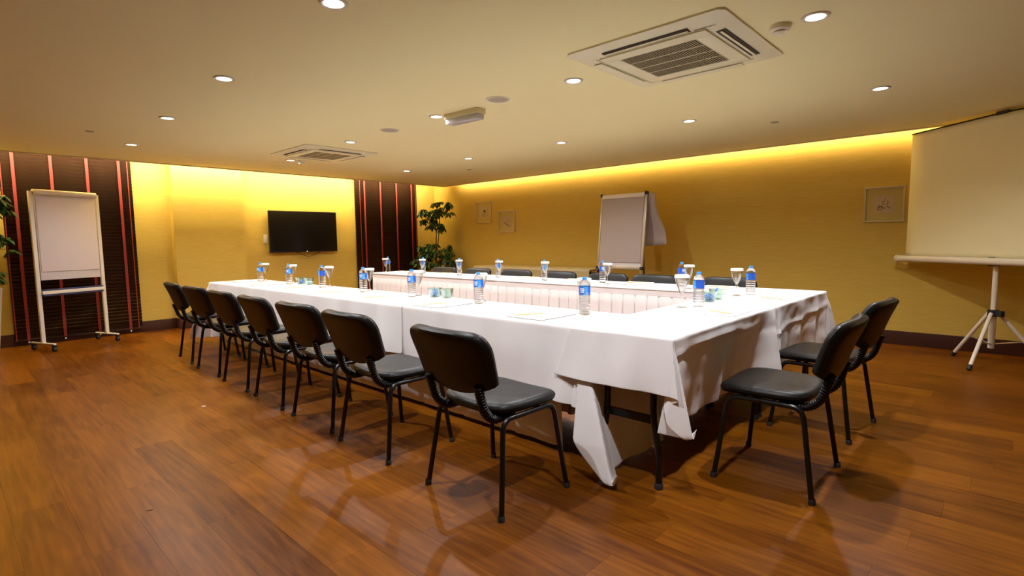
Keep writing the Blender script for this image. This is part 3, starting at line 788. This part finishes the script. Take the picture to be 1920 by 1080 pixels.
def place_chair(x, y, rz, label, group):
    o = ch if first[0] else copy_tree(ch); first[0] = False
    o.location = (x, y, 0); o.rotation_euler = (0,0,rz); tag(o, label, 'chair', group)
    return o
CA = [(-1.818, 1.815, -1.8, 'black padded chair nearest the viewer, first in the near row'),
      (-2.705, 1.83, -1, 'black padded chair in the near row, second from the viewer'),
      (-3.40, 1.86, 1, 'black padded chair in the near row, third from the viewer'),
      (-4.11, 1.87, -2, 'black padded chair in the near row, middle of seven'),
      (-4.82, 1.88, 0, 'black padded chair in the near row, third from the left end'),
      (-5.57, 1.90, 2, 'black padded chair in the near row, second from the left end'),
      (-6.33, 1.93, -4, 'black padded chair at the far left end of the near row')]
for x, yy, a, lab in CA: place_chair(x, yy, R(a), lab, 'chairs along the near row')
place_chair(-.832, 2.885, R(91), 'black padded chair on the right side, nearer of the two', 'chairs at the right side')
place_chair(-.84, 3.83, R(86), 'black padded chair on the right side, farther of the two', 'chairs at the right side')
CC = [(-6.11, 'black chair top behind the far row, leftmost, in front of the plant'), (-5.40, 'black chair top behind the far row, second from left'),
      (-4.66, 'black chair top behind the far row, third from left'), (-3.97, 'black chair top behind the far row, middle of seven'),
      (-3.29, 'black chair top behind the far row, in front of the flipchart'), (-2.69, 'black chair top behind the far row, second from right'),
      (-1.95, 'black chair top behind the far row, rightmost, with greenish sheen')]
for i, (x, lab) in enumerate(CC): place_chair(x, 4.79+(.015 if i in (0, 6) else 0), PI+R([3,-2,1,0,-3,2,-2][i]), lab, 'chairs behind the far row')

# ------------------------------------------------------------------ bottles
def make_bottle():
    root = empty('water_bottle'); H = .228
    pr = [(0,.006), (.015,.004), (.028,.0), (.033,.004), (.0345,.012)]
    z = .016
    while z < .118: pr += [(.0348, z), (.0348, z+.009), (.0325, z+.0125)]; z += .0165
    pr += [(.035,.120), (.035,.182-.006), (.034,.184), (.029,.197), (.020,.207), (.0135,.212), (.0130,.216)]
    bm = BM(); lathe(bm, pr+[(0,.216)], 24); build('body', bm, M['bottle'], root)
    bm = BM(); lathe(bm, [(.0145,.2125), (.0145,.227), (.0138,.228), (0,.228)], 20); build('cap', bm, M['cap'], root)
    bm = BM(); z0, z1, rr = .122, .172, .0356
    n = 32
    for i in range(n):
        a0, a1 = 2*PI*i/n, 2*PI*(i+1)/n
        fc = bm.faces.new([bm.verts.new((rr*math.cos(a), rr*math.sin(a), zz)) for a, zz in ((a0,z0), (a1,z0), (a1,z1), (a0,z1))])
        fc.material_index = 1 if 6 <= i < 12 or 22 <= i < 28 else 0
    bmesh.ops.remove_doubles(bm, verts=bm.verts, dist=1e-5)
    lb = build('label', bm, [M['label'], M['label2']], root)
    def wrap(t, ang, z, rad):
        for v in t.verts:
            a = ang+v.co.x/rad; v.co = Vector((rad*math.cos(a), rad*math.sin(a), z+v.co.y))
    for base in (-PI/2-.25, PI/2-.25):
        bm = BM()
        t = bmesh.new(); ring = [t.verts.new((.0165*math.cos(2*PI*i/20), .0215*math.sin(2*PI*i/20), 0)) for i in range(20)]; t.faces.new(ring)
        bmesh.ops.triangulate(t, faces=t.faces[:]); bmesh.ops.subdivide_edges(t, edges=t.edges[:], cuts=1)
        wrap(t, base, .147, rr+.0003); join(bm, t); build('oval_badge', bm, M['ink_purple'], lb, smooth=False)
        bm = BM()
        for s, sz, dz in (('Nestlé', .0095, .0135), ('PURE', .0125, .003), ('LIFE', .0125, -.009)):
            t = text_bm(s, sz, .0004); wrap(t, base, .147+dz, rr+.0007); join(bm, t)
        build('lettering', bm, M['ink_white'], lb, smooth=False)
        bm = BM(); t = text_bm('0,5 L', .008, .0002); wrap(t, base+.95, .131, rr+.0006); join(bm, t); build('volume_mark', bm, M['ink_white'], lb, smooth=False)
    return root
def make_goblet():
    root = empty('water_goblet')
    outer = [(0,.0), (.034,.0), (.035,.002), (.028,.005), (.010,.010), (.0045,.020), (.004,.050), (.0048,.078), (.009,.090), (.020,.110), (.033,.145), (.041,.175), (.0435,.195), (.0425,.204)]
    inner = [(.0413,.204), (.0423,.195), (.0398,.175), (.0318,.145), (.0188,.111), (.008,.094), (0,.090)]
    bm = BM(); lathe(bm, outer+inner, 24); build('glass_body', bm, M['glass'], root)
    bm = BM(); n = 32; rg = []
    for rr, z in ((0,.2135), (.040,.2135), (.0455,.211), (.0465,.193), (.0455,.193), (.0445,.2095), (0,.212)):
        if rr == 0: rg.append([bm.verts.new((0,0,z))]); continue
        rg.append([bm.verts.new((rr*(1+.03*(i % 2)*(z < .2))*math.cos(2*PI*i/n), rr*(1+.03*(i % 2)*(z < .2))*math.sin(2*PI*i/n), z)) for i in range(n)])
    for A, B in zip(rg, rg[1:]):
        for i in range(n):
            j = (i+1) % n
            if len(A) == 1: bm.faces.new((A[0], B[i], B[j]))
            elif len(B) == 1: bm.faces.new((A[i], A[j], B[0]))
            else: bm.faces.new((A[i], A[j], B[j], B[i]))
    build('paper_lid', bm, M['paper'], root)
    return root
def make_pad():
    root = empty('notepad')
    bm = BM(); box(bm, -.145, .145, -.17, .17, 0, .0035, .0006); build('sheets', bm, M['paper'], root)
    bm = BM(); box(bm, -.145, .145, .155, .172, .0035, .0045); build('glued_edge', bm, M['pad'], root, smooth=False)
    return root
def make_pencil():
    root = empty('pencil')
    bm = BM(); sweep(bm, [(-.10,0,.004), (.078,0,.004)], .0042, n=6); build('shaft', bm, M['pencil'], root)
    bm = BM(); lathe(bm, [(.0042,0), (.0015,.016)], 6, (0,0,0), Matrix.Translation((.078,0,.004))@Matrix.Rotation(PI/2,4,'Y')); build('sharpened_tip', bm, M['pencil'], root)
    bm = BM(); lathe(bm, [(.0015,.016), (0,.022)], 6, (0,0,0), Matrix.Translation((.078,0,.004))@Matrix.Rotation(PI/2,4,'Y')); build('lead', bm, M['lead'], root)
    return root
protos = {'b': make_bottle(), 'g': make_goblet(), 'n': make_pad(), 'p': make_pencil()}
used = set()
def put(k, x, y, z, rz, label, cat, group):
    o = copy_tree(protos[k]) if k in used else protos[k]; used.add(k)
    o.location = (x, y, z); o.rotation_euler = (0,0,rz); tag(o, label, cat, group); return o
TZ = TOP+.0035
seatA = ['at the far left end of the near row', 'second from the left end of the near row', 'third from the left end of the near row',
         'in the middle of the near row', 'near row, just left of the pale glass bowls', 'near row, just right of the pale glass bowls', 'nearest the viewer on the near row by the corner']
seatC = ['at the left end of the far row', 'far row, second from left, before the plant', 'far row, third from left', 'far row, middle seat', 'far row, third from right',
         'far row, second from right, before the flipchart', 'far row, rightmost, behind the corner goblet']
BA = [(-6.657,2.65), (-5.907,2.66), (-5.141,2.658), (-4.35,2.649), (-3.614,2.652), (-2.812,2.655), (-1.87,2.645)]
GA = [(-6.78,2.76), (-6.03,2.765), (-5.19,2.765), (-4.42,2.76), (-3.665,2.76), (-2.895,2.765), (-1.945,2.745)]
for i in range(7):
    put('b', *BA[i], TZ, [.5,.9,-.4,.7,.6,.5,.45][i], 'clear water bottle with blue label '+seatA[i], 'bottle', 'water bottles on the near row')
    put('g', *GA[i], TZ, .1*i, 'lidded water goblet '+seatA[i], 'goblet', 'lidded goblets on the near row')
    px = [-6.95,-6.15,-5.32,-4.56,-3.80,-3.0,-2.065][i]
    put('n', px, 2.47, TZ, R([2,-1,1,0,1,-1,0][i]), 'white sheet pad '+seatA[i], 'notepad', 'notepads on the near row')
    put('p', px+[.03,.02,.02,0,0,-.03,-.055][i], 2.425, TZ+.0035, R([60,64,58,66,62,69,63][i]), 'plain wooden pencil on the pad '+seatA[i], 'pencil', 'pencils on the near row')
BC = [(-7.024+.03,4.70), (-6.165,4.735), (-5.33,4.69), (-4.60,4.68), (-3.865,4.68), (-3.094,4.70), (-2.245,4.74)]
GC = [(-6.85,4.56), (-5.95,4.56), (-5.185,4.56), (-4.464,4.56), (-3.753,4.56), (-2.946,4.56), (-2.089,4.56)]
for i in range(7):
    put('b', *BC[i], TZ, 2.5+.3*i, 'clear water bottle with blue label '+seatC[i], 'bottle', 'water bottles on the far row')
    gx, gy = GC[i]
    put('g', gx, gy, TZ, .2*i, 'lidded water goblet '+seatC[i], 'goblet', 'lidded goblets on the far row')
    px = BC[i][0]+.30
    put('n', px, 4.80, TZ, PI+R([1,-2,1,0,2,-1,0][i]), 'white sheet pad '+seatC[i], 'notepad', 'notepads on the far row')
    put('p', px+.02, 4.84, TZ+.0035, R([20,30,15,25,20,28,22][i]), 'plain wooden pencil on the pad '+seatC[i], 'pencil', 'pencils on the far row')
EZ = TOP+.0075
put('b', -1.478, 3.372, EZ, -.9, 'clear water bottle with blue label on the corner table, nearer of two', 'bottle', 'water bottles on the corner tables')
put('b', -1.466, 4.295, EZ-.003, -1.0, 'clear water bottle with blue label on the corner table, farther right of two', 'bottle', 'water bottles on the corner tables')
put('g', -1.545, 3.268, EZ, 0, 'lidded water goblet on the corner table, nearer of two', 'goblet', 'lidded goblets on the corner tables')
put('g', -1.54, 4.205, EZ-.003, .3, 'lidded water goblet on the corner table, farther of two', 'goblet', 'lidded goblets on the corner tables')
put('n', -1.298, 3.188, EZ, R(90), 'white sheet pad on the corner table, nearer of two', 'notepad', 'notepads on the corner tables')
put('n', -1.325, 4.155, EZ-.003, R(90), 'white sheet pad on the corner table, farther of two', 'notepad', 'notepads on the corner tables')
put('p', -1.251, 3.155, EZ+.0035, R(151.5), 'plain wooden pencil on the nearer corner pad', 'pencil', 'pencils on the corner tables')
put('p', -1.261, 4.111, EZ+.0005, R(154), 'plain wooden pencil on the farther corner pad', 'pencil', 'pencils on the corner tables')

# bowls
def make_bowl(x, y, z, label, fill, s=1.0, stick=False):
    root = empty('glass_bowl', (x, y, z)); tag(root, label, 'bowl', 'small glass bowls'); root.scale = (s, s, s)
    def sqr(rad, zz, n=32, p=3.2):
        o = []
        for i in range(n):
            a = 2*PI*i/n+PI/4; c, s_ = math.cos(a), math.sin(a); k_ = (abs(c)**p+abs(s_)**p)**(-1/p); o.append(Vector((c*k_*rad, s_*k_*rad, zz)))
        return o
    bm = BM(); rg = [[bm.verts.new(v) for v in sqr(rr, zz)] for rr, zz in ((.030,0), (.036,.003), (.050,.07), (.0535,.075), (.051,.075), (.047,.069), (.034,.007), (.02,.006))]
    for A, B in zip(rg, rg[1:]):
        for i in range(32): bm.faces.new((A[i], A[(i+1)%32], B[(i+1)%32], B[i]))
    bm.faces.new(rg[0]); bm.faces.new(rg[-1]); build('bowl_body', bm, M['bowl'], root)
    return root
def candy(x, y, z, rz, ry, matn, label, i):
    bm = BM()
    ol = [(.016*math.cos(a)*(1+.0*math.sin(3*a)), .0085*math.sin(a)) for a in [2*PI*k/12 for k in range(12)]]
    pad(bm, ol, [(None,-.0065), (.003,-.006), (0,0), (.003,.006), (None,.0065)])
    for sx in (-1, 1):
        a = bm.verts.new((sx*.0145,0,0)); b = bm.verts.new((sx*.027,.008,.003)); c = bm.verts.new((sx*.027,-.008,-.003)); d_ = bm.verts.new((sx*.025,0,.002))
        bm.faces.new((a,b,d_)); bm.faces.new((a,d_,c))
    o = build('wrapped_candy', bm, M[matn], loc=(x, y, z)); o.rotation_euler = (0, ry, rz)
    tag(o, label, 'candy', label.replace('candy', 'candies')); return o
def fill_bowl(x, y, z, n, matn, label, seed):
    rnd = random.Random(seed)
    for i in range(n):
        lay = i//4; a = 2*PI*i/4+lay*.8+rnd.uniform(-.2,.2); rr = .016+.004*lay
        candy(x+rr*math.cos(a), y+rr*math.sin(a), z+.0155+lay*.0145, rnd.uniform(0, PI), rnd.uniform(-.25,.25), matn, label, i)
make_bowl(-5.80, 2.745, TZ, 'glass bowl of blue candies left of its pair, near row left end', 1)
fill_bowl(-5.80, 2.745, TZ, 9, 'bluewrap', 'blue wrapped candy in the left bowl of the near row', 1)
make_bowl(-5.655, 2.77, TZ, 'glass bowl with white paper sachets, right of its pair, near row left end', 1)
fill_bowl(-5.655, 2.77, TZ, 8, 'whitewrap', 'white wrapped candy in the bowl of the near row', 2)
make_bowl(-3.44, 2.755, TZ, 'pale glass bowl of blue candies in the middle of the near row', 1)
fill_bowl(-3.45, 2.755, TZ, 13, 'bluewrap', 'blue wrapped candy in the middle bowl of the near row', 3)
make_bowl(-3.305, 2.765, TZ, 'empty pale green glass bowl beside the blue candies, near row', 1)
make_bowl(-1.535, 3.68, EZ, 'glass bowl of blue candies on the corner table behind the bottle', 1)
fill_bowl(-1.535, 3.68, EZ, 12, 'bluewrap', 'blue wrapped candy in the corner table bowl', 4)
make_bowl(-1.555, 3.86, EZ, 'empty pale glass bowl on the corner table behind the blue candies', 1)
bm = BM(); sweep(bm, [(-1.53, 3.70, EZ+.012), (-1.503, 3.745, EZ+.095)], .005, n=8)
tag(build('blue_candy_stick', bm, M['bluewrap']), 'blue wrapped stick leaning out of the corner table bowl', 'candy')

# ------------------------------------------------------------------ left mobile flipchart
root = empty('mobile_flipchart', (-8.395, 1.088, 0), math.atan2(.655, -.275)); tag(root, 'mobile flipchart on castors before the left blind', 'flipchart')
# local x = along board (left post at -, right post at +), local y: +y points away from the viewer side
Wd = .355
for s in (-1, 1):
    bm = BM(); box(bm, s*Wd-.02, s*Wd+.02, -.014, .014, .10, 1.865, .004); build('post', bm, M['whitemetal'], root)
    bm = BM(); sweep(bm, [(s*Wd, -.21, .092), (s*Wd, .21, .092)], .016, .011, n=8); ft = build('foot_bar', bm, M['whitemetal'], root)
    for q in (-.19, .19):
        bm = BM(); lathe(bm, [(0,-.016), (.024,-.016), (.027,-.010), (.027,.010), (.024,.016), (0,.016)], 16, (0,0,0), Matrix.Translation((s*Wd, q, .030))@Matrix.Rotation(PI/2,4,'Y')); build('castor_wheel', bm, M['rubber'], ft)
        bm = BM(); box(bm, s*Wd-.020, s*Wd+.020, q-.012, q+.012, .030, .085, .004); build('castor_fork', bm, M['blackmetal'], ft)
bm = BM(); box(bm, -.325, .325, -.012, .006, .83, 1.83, .004); build('board', bm, M['board'], root)
bm = BM(); box(bm, -.315, .315, -.020, -.0125, .93, 1.80, .001); build('paper_pad', bm, M['flippaper'], root)
bm = BM(); sweep(bm, [(-.335, -.016, 1.855), (.335, -.016, 1.855)], .034, n=16); build('paper_clamp', bm, M['whitemetal'], root)
bm = BM(); box(bm, -.34, .34, -.050, -.008, .665, .705, .004); tr = build('tray', bm, M['whitemetal'], root)
bm = BM(); box(bm, -.33, .33, -.045, .0, .71, .722, .003); tag(build('tray_lip', bm, M['bluebar'], tr), 'dark blue tray lip')
bm = BM(); box(bm, -.33, .33, -.04, .005, .645, .662, .003); tag(build('tray_lip', bm, M['bluebar'], tr), 'dark blue tray lip')

# ------------------------------------------------------------------ tripod flipchart by picture wall
root = empty('tripod_flipchart', (-3.96, 6.42, 0)); tag(root, 'tripod flipchart with pinkish blank paper, shade painted in, by the picture wall', 'flipchart')
lean = Matrix.Translation((0,0,.82)) @ Matrix.Rotation(R(-7), 4, 'X')
BW, BHh = .345, 1.02
bm = BM(); box(bm, -BW, BW, 0, .012, 0, BHh, .002, lean); build('board', bm, M['board'], root)
bm = BM()
for a, b in ((-BW-.012, -BW+.008), (BW-.008, BW+.022)): box(bm, a, b, -.010, .022, 0, BHh, .003, lean)
box(bm, -BW-.01, BW+.02, -.022, .02, -.025, .02, .003, lean); build('board_frame', bm, M['alu'], root)
bm = BM(); box(bm, -BW+.015, BW-.02, -.012, -.002, .07, BHh-.05, .001, lean); build('paper_pad', bm, M['shadedpaper'], root)
bm = BM(); box(bm, -BW+.01, BW-.01, -.028, 0, BHh-.055, BHh, .008, lean); build('paper_clamp', bm, M['whitemetal'], root)
for x in (-BW-.002, BW+.008):
    for z in (0, BHh):
        bm = BM(); box(bm, x-.020, x+.020, -.026, .024, z-.028, z+.016, .006, lean); build('corner_cap', bm, M['rubber'], root)
# sheets thrown over the back
bm = BM(); n = 10; g = []
for i in range(n+1):
    t = i/n; z = 1.82-.72*t; yy = .14+.10*math.sin(t*2.2)
    g.append([bm.verts.new((.02+.46*s+.10*t*t+.02*math.sin(6*t+3*s), yy+.03*math.sin(4*s+5*t), z+.03*s*t)) for s in [k/8 for k in range(9)]])
for A, B in zip(g, g[1:]):
    for k in range(8): bm.faces.new((A[k], A[k+1], B[k+1], B[k]))
o = build('turned_sheet', bm, M['shadedpaper'], root); md = o.modifiers.new('thick', 'SOLIDIFY'); md.thickness = .003
for s in (-1, 1):
    bm = BM(); sweep(bm, [(s*.27, .17, 1.75), (s*.43, -.05, .0)], .011, n=8); build('leg', bm, M['blackmetal'], root)
bm = BM(); sweep(bm, [(.08, .14, 1.60), (.16, .55, 0)], .012, n=8); build('leg', bm, M['whitemetal'], root)
bm = BM(); box(bm, .10, .155, .30, .36, .70, .715, .003); build('leg_clamp', bm, M['whitemetal'], root)

# ------------------------------------------------------------------ side table by the wall
t = copy_tree(t0); t.location = (-5.88, 6.88, 0); t.rotation_euler = (0,0,0); t['label'] = 'folding side table under a cream cloth by the picture wall'; t.scale = (2.5/1.40, .95, 1)
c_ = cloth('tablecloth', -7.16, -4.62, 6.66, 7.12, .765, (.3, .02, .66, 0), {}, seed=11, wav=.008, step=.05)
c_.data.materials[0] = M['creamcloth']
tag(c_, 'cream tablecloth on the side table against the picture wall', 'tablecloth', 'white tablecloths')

# ------------------------------------------------------------------ projection screen
PX, PY = -.084, 6.57
ang = math.atan2(-.603, .797)
root = empty('projection_screen', (PX, PY, 0), ang); tag(root, 'large cream projection screen on a white tripod stand', 'projection screen')
# local +x runs to the photo's right, local -y faces the tables
bm = BM(); sweep(bm, [(0,0,.16), (0,0,.46)], .026, n=14); build('lower_tube', bm, M['whitemetal'], root)
bm = BM(); sweep(bm, [(0,0,.46), (0,0,.97)], .022, n=14); build('pole', bm, M['whitemetal'], root)
bm = BM(); sweep(bm, [(0,.045,.92), (0,.045,2.27)], .012, n=4, square=True); build('extension_rod', bm, M['whitemetal'], root)
bm = BM(); lathe(bm, [(.028,.455), (.042,.458), (.042,.515), (.028,.518)], 18); box(bm, .03, .085, -.022, .022, .462, .512, .004)
build('collar', bm, M['rubber'], root)
for k_, wa in enumerate((R(135), R(251), R(12))):
    a = wa-ang; c, s_ = math.cos(a), math.sin(a)
    bm = BM(); sweep(bm, [(.040*c, .040*s_, .485), (.39*c, .39*s_, .03)], .0165, n=12); lg = build('leg', bm, M['whitemetal'], root)
    bm = BM(); sweep(bm, [(.378*c, .378*s_, .045), (.405*c, .405*s_, .008)], .019, n=12); build('rubber_foot', bm, M['rubber'], lg)
    bm = BM(); sweep(bm, [(.02*c, .02*s_, .20), (.23*c, .23*s_, .235)], .006, n=6); build('brace', bm, M['alu'], root)
bm = BM(); sweep(bm, [(-.945, -.075, .962), (.945, -.075, .962)], .033, .033, n=14); cs = build('case', bm, M['whitemetal'], root)
for s in (-1, 1):
    bm = BM(); sweep(bm, [(s*.935, -.075, .962), (s*.962, -.075, .962)], .038, n=14); build('end_cap', bm, M['whiteplastic'], cs)
bm = BM(); box(bm, -.03, .03, -.06, .02, .92, 1.0, .004); build('bracket', bm, M['rubber'], root)
bm = BM(); n = 24; gg = []
for i in range(n+1):
    t = i/n; z = .985+(2.275-.985)*t
    gg.append([bm.verts.new((-.875+1.75*j/12, -.055+.012*t+.006*math.sin(PI*t)*math.sin(j*.5), z-(.02*(abs(j/6-1))**2)*t)) for j in range(13)])
for A, B in zip(gg, gg[1:]):
    for j in range(12): bm.faces.new((A[j], A[j+1], B[j+1], B[j]))
o = build('canvas', bm, M['canvas'], root); md = o.modifiers.new('thick', 'SOLIDIFY'); md.thickness = .002
bm = BM(); sweep(bm, [(-.88, -.043, 2.262), (0, -.043, 2.283), (.88, -.043, 2.262)], .007, n=8); build('top_rod', bm, M['blackmetal'], root)
bm = BM(); box(bm, -.05, .05, -.05, .06, 2.27, 2.30, .004); build('hanger_hook', bm, M['rubber'], root)

# ------------------------------------------------------------------ plants
def leaf_at(bm, p, d, L, W):
    """drooping pointed leaflet from p along d"""
    d = d.normalized(); s = d.cross(Vector((0,0,1)))
    if s.length < .05: s = Vector((1,0,0))
    s.normalize(); n = s.cross(d)
    prof = [(0,.08), (.3,.8), (.6,1), (.85,.6), (1,.05)]
    prev = None
    for t, w_ in prof:
        c = p+d*L*t+Vector((0,0,-.45*L*t*t))
        a = bm.verts.new(c+s*W*w_+n*.15*W*w_); m_ = bm.verts.new(c); b = bm.verts.new(c-s*W*w_+n*.15*W*w_)
        if prev: bm.faces.new((prev[0], prev[1], m_, a)); bm.faces.new((prev[1], prev[2], b, m_))
        prev = (a, m_, b)
def umbel(bm, st, base, tip, L, rnd, n=7):
    sweep(st, [base, (base+tip)/2+Vector((0,0,.02)), tip], .003, n=5)
    for i in range(n):
        a = 2*PI*i/n+rnd.uniform(-.2,.2); d = Vector((math.cos(a), math.sin(a), rnd.uniform(-1.0,.2)))
        leaf_at(bm, tip, d, L*rnd.uniform(.8,1.1), L*.25)
def plant(name, x, y, label, potz, trunk, crowns, seed, pot_fn):
    rnd = random.Random(seed); root = empty(name, (x, y, 0)); tag(root, label, 'plant', 'potted umbrella plants')
    pot_fn(root)
    lv, st = BM(), BM()
    for tr in trunk:
        sweep(st, arcpath(tr, .1, 4), .011, n=7)
    for (c, rad, hh, n) in crowns:
        c = Vector(c)
        for i in range(n):
            a = rnd.uniform(0, 2*PI); e = rnd.uniform(-.5, 1); q = rnd.uniform(.55, 1)
            tip = c+Vector((math.cos(a)*rad*q*math.sqrt(max(0,1-e*e*.6)), math.sin(a)*rad*q*math.sqrt(max(0,1-e*e*.6)), e*hh))
            umbel(lv, st, c+Vector((0,0,-hh*.3))+(tip-c)*.1, tip, .10, rnd, rnd.choice((6,7,8)))
    o = build('foliage', lv, M['leaf'], root); o['kind'] = 'stuff'
    build('stems', st, M['stem'], root)
    return root
def round_pot(root):
    bm = BM(); lathe(bm, [(0,0), (.14,0), (.15,.01), (.19,.36), (.20,.38), (.185,.38), (.175,.34), (0,.34)], 28); build('pot', bm, M['planter'], root)
    bm = BM(); lathe(bm, [(0,.352), (.17,.345)], 20); build('soil', bm, M['soil'], root)
def box_pot(root):
    bm = BM(); rings = []
    for s, z in ((.14,0), (.21,.74), (.22,.76), (.20,.76), (.19,.70)):
        rings.append([bm.verts.new((a*s, b*s, z)) for a, b in ((-1,-1), (1,-1), (1,1), (-1,1))])
    for A, B in zip(rings, rings[1:]):
        for k in range(4): bm.faces.new((A[k], A[(k+1)%4], B[(k+1)%4], B[k]))
    bm.faces.new(rings[0]); bm.faces.new(rings[-1]); build('pot', bm, M['planter'], root)
    bm = BM(); box(bm, -.188, .188, -.188, .188, .69, .715); build('soil', bm, M['soil'], root)
plant('umbrella_plant', -8.33, 6.72, 'two tiered umbrella plant in the far corner behind the tables', .35,
      [[(0,0,.34), (.02,0,.9), (.06,.03,1.3), (.10,.05,1.75)], [(-.03,.02,.34), (-.01,0,.95), (.02,.02,1.45), (-.12,.0,1.70)]],
      [((.17,.03,1.82), .24, .16, 24), ((-.12,-.06,1.68), .22, .18, 22), ((.02,0,1.48), .18, .12, 10), ((0,0,1.0), .40, .17, 40), ((-.02,-.02,.80), .44, .18, 36)], 4, round_pot)
plant('umbrella_plant', -8.38, .24, 'tall umbrella plant in a white planter at the left edge', .7,
      [[(0,0,.7), (.02,.02,1.2), (0,.02,1.7)], [(.02,-.03,.7), (.03,0,1.1), (.05,-.05,1.5)]],
      [((0,.08,1.60), .30, .28, 40), ((.0,.08,1.25), .26, .18, 24), ((.02,.04,.9), .22, .10, 12)], 9, box_pot)

# litter on the floor
for (x, yy, lab, mt_) in ((-2.85, .575, 'thin dark splinter lying on the floor at lower left', 'dark'), (-4.41, 1.28, 'small white paper scrap on the floor left of the chairs', 'paper')):
    bm = BM(); box(bm, -.013, .013, -.002 if mt_ == 'dark' else -.006, .002 if mt_ == 'dark' else .006, 0, .0015)
    o = build('floor_scrap', bm, M[mt_], loc=(x, yy, .0003), smooth=False); o.rotation_euler = (0,0,1.1); tag(o, lab, 'litter')
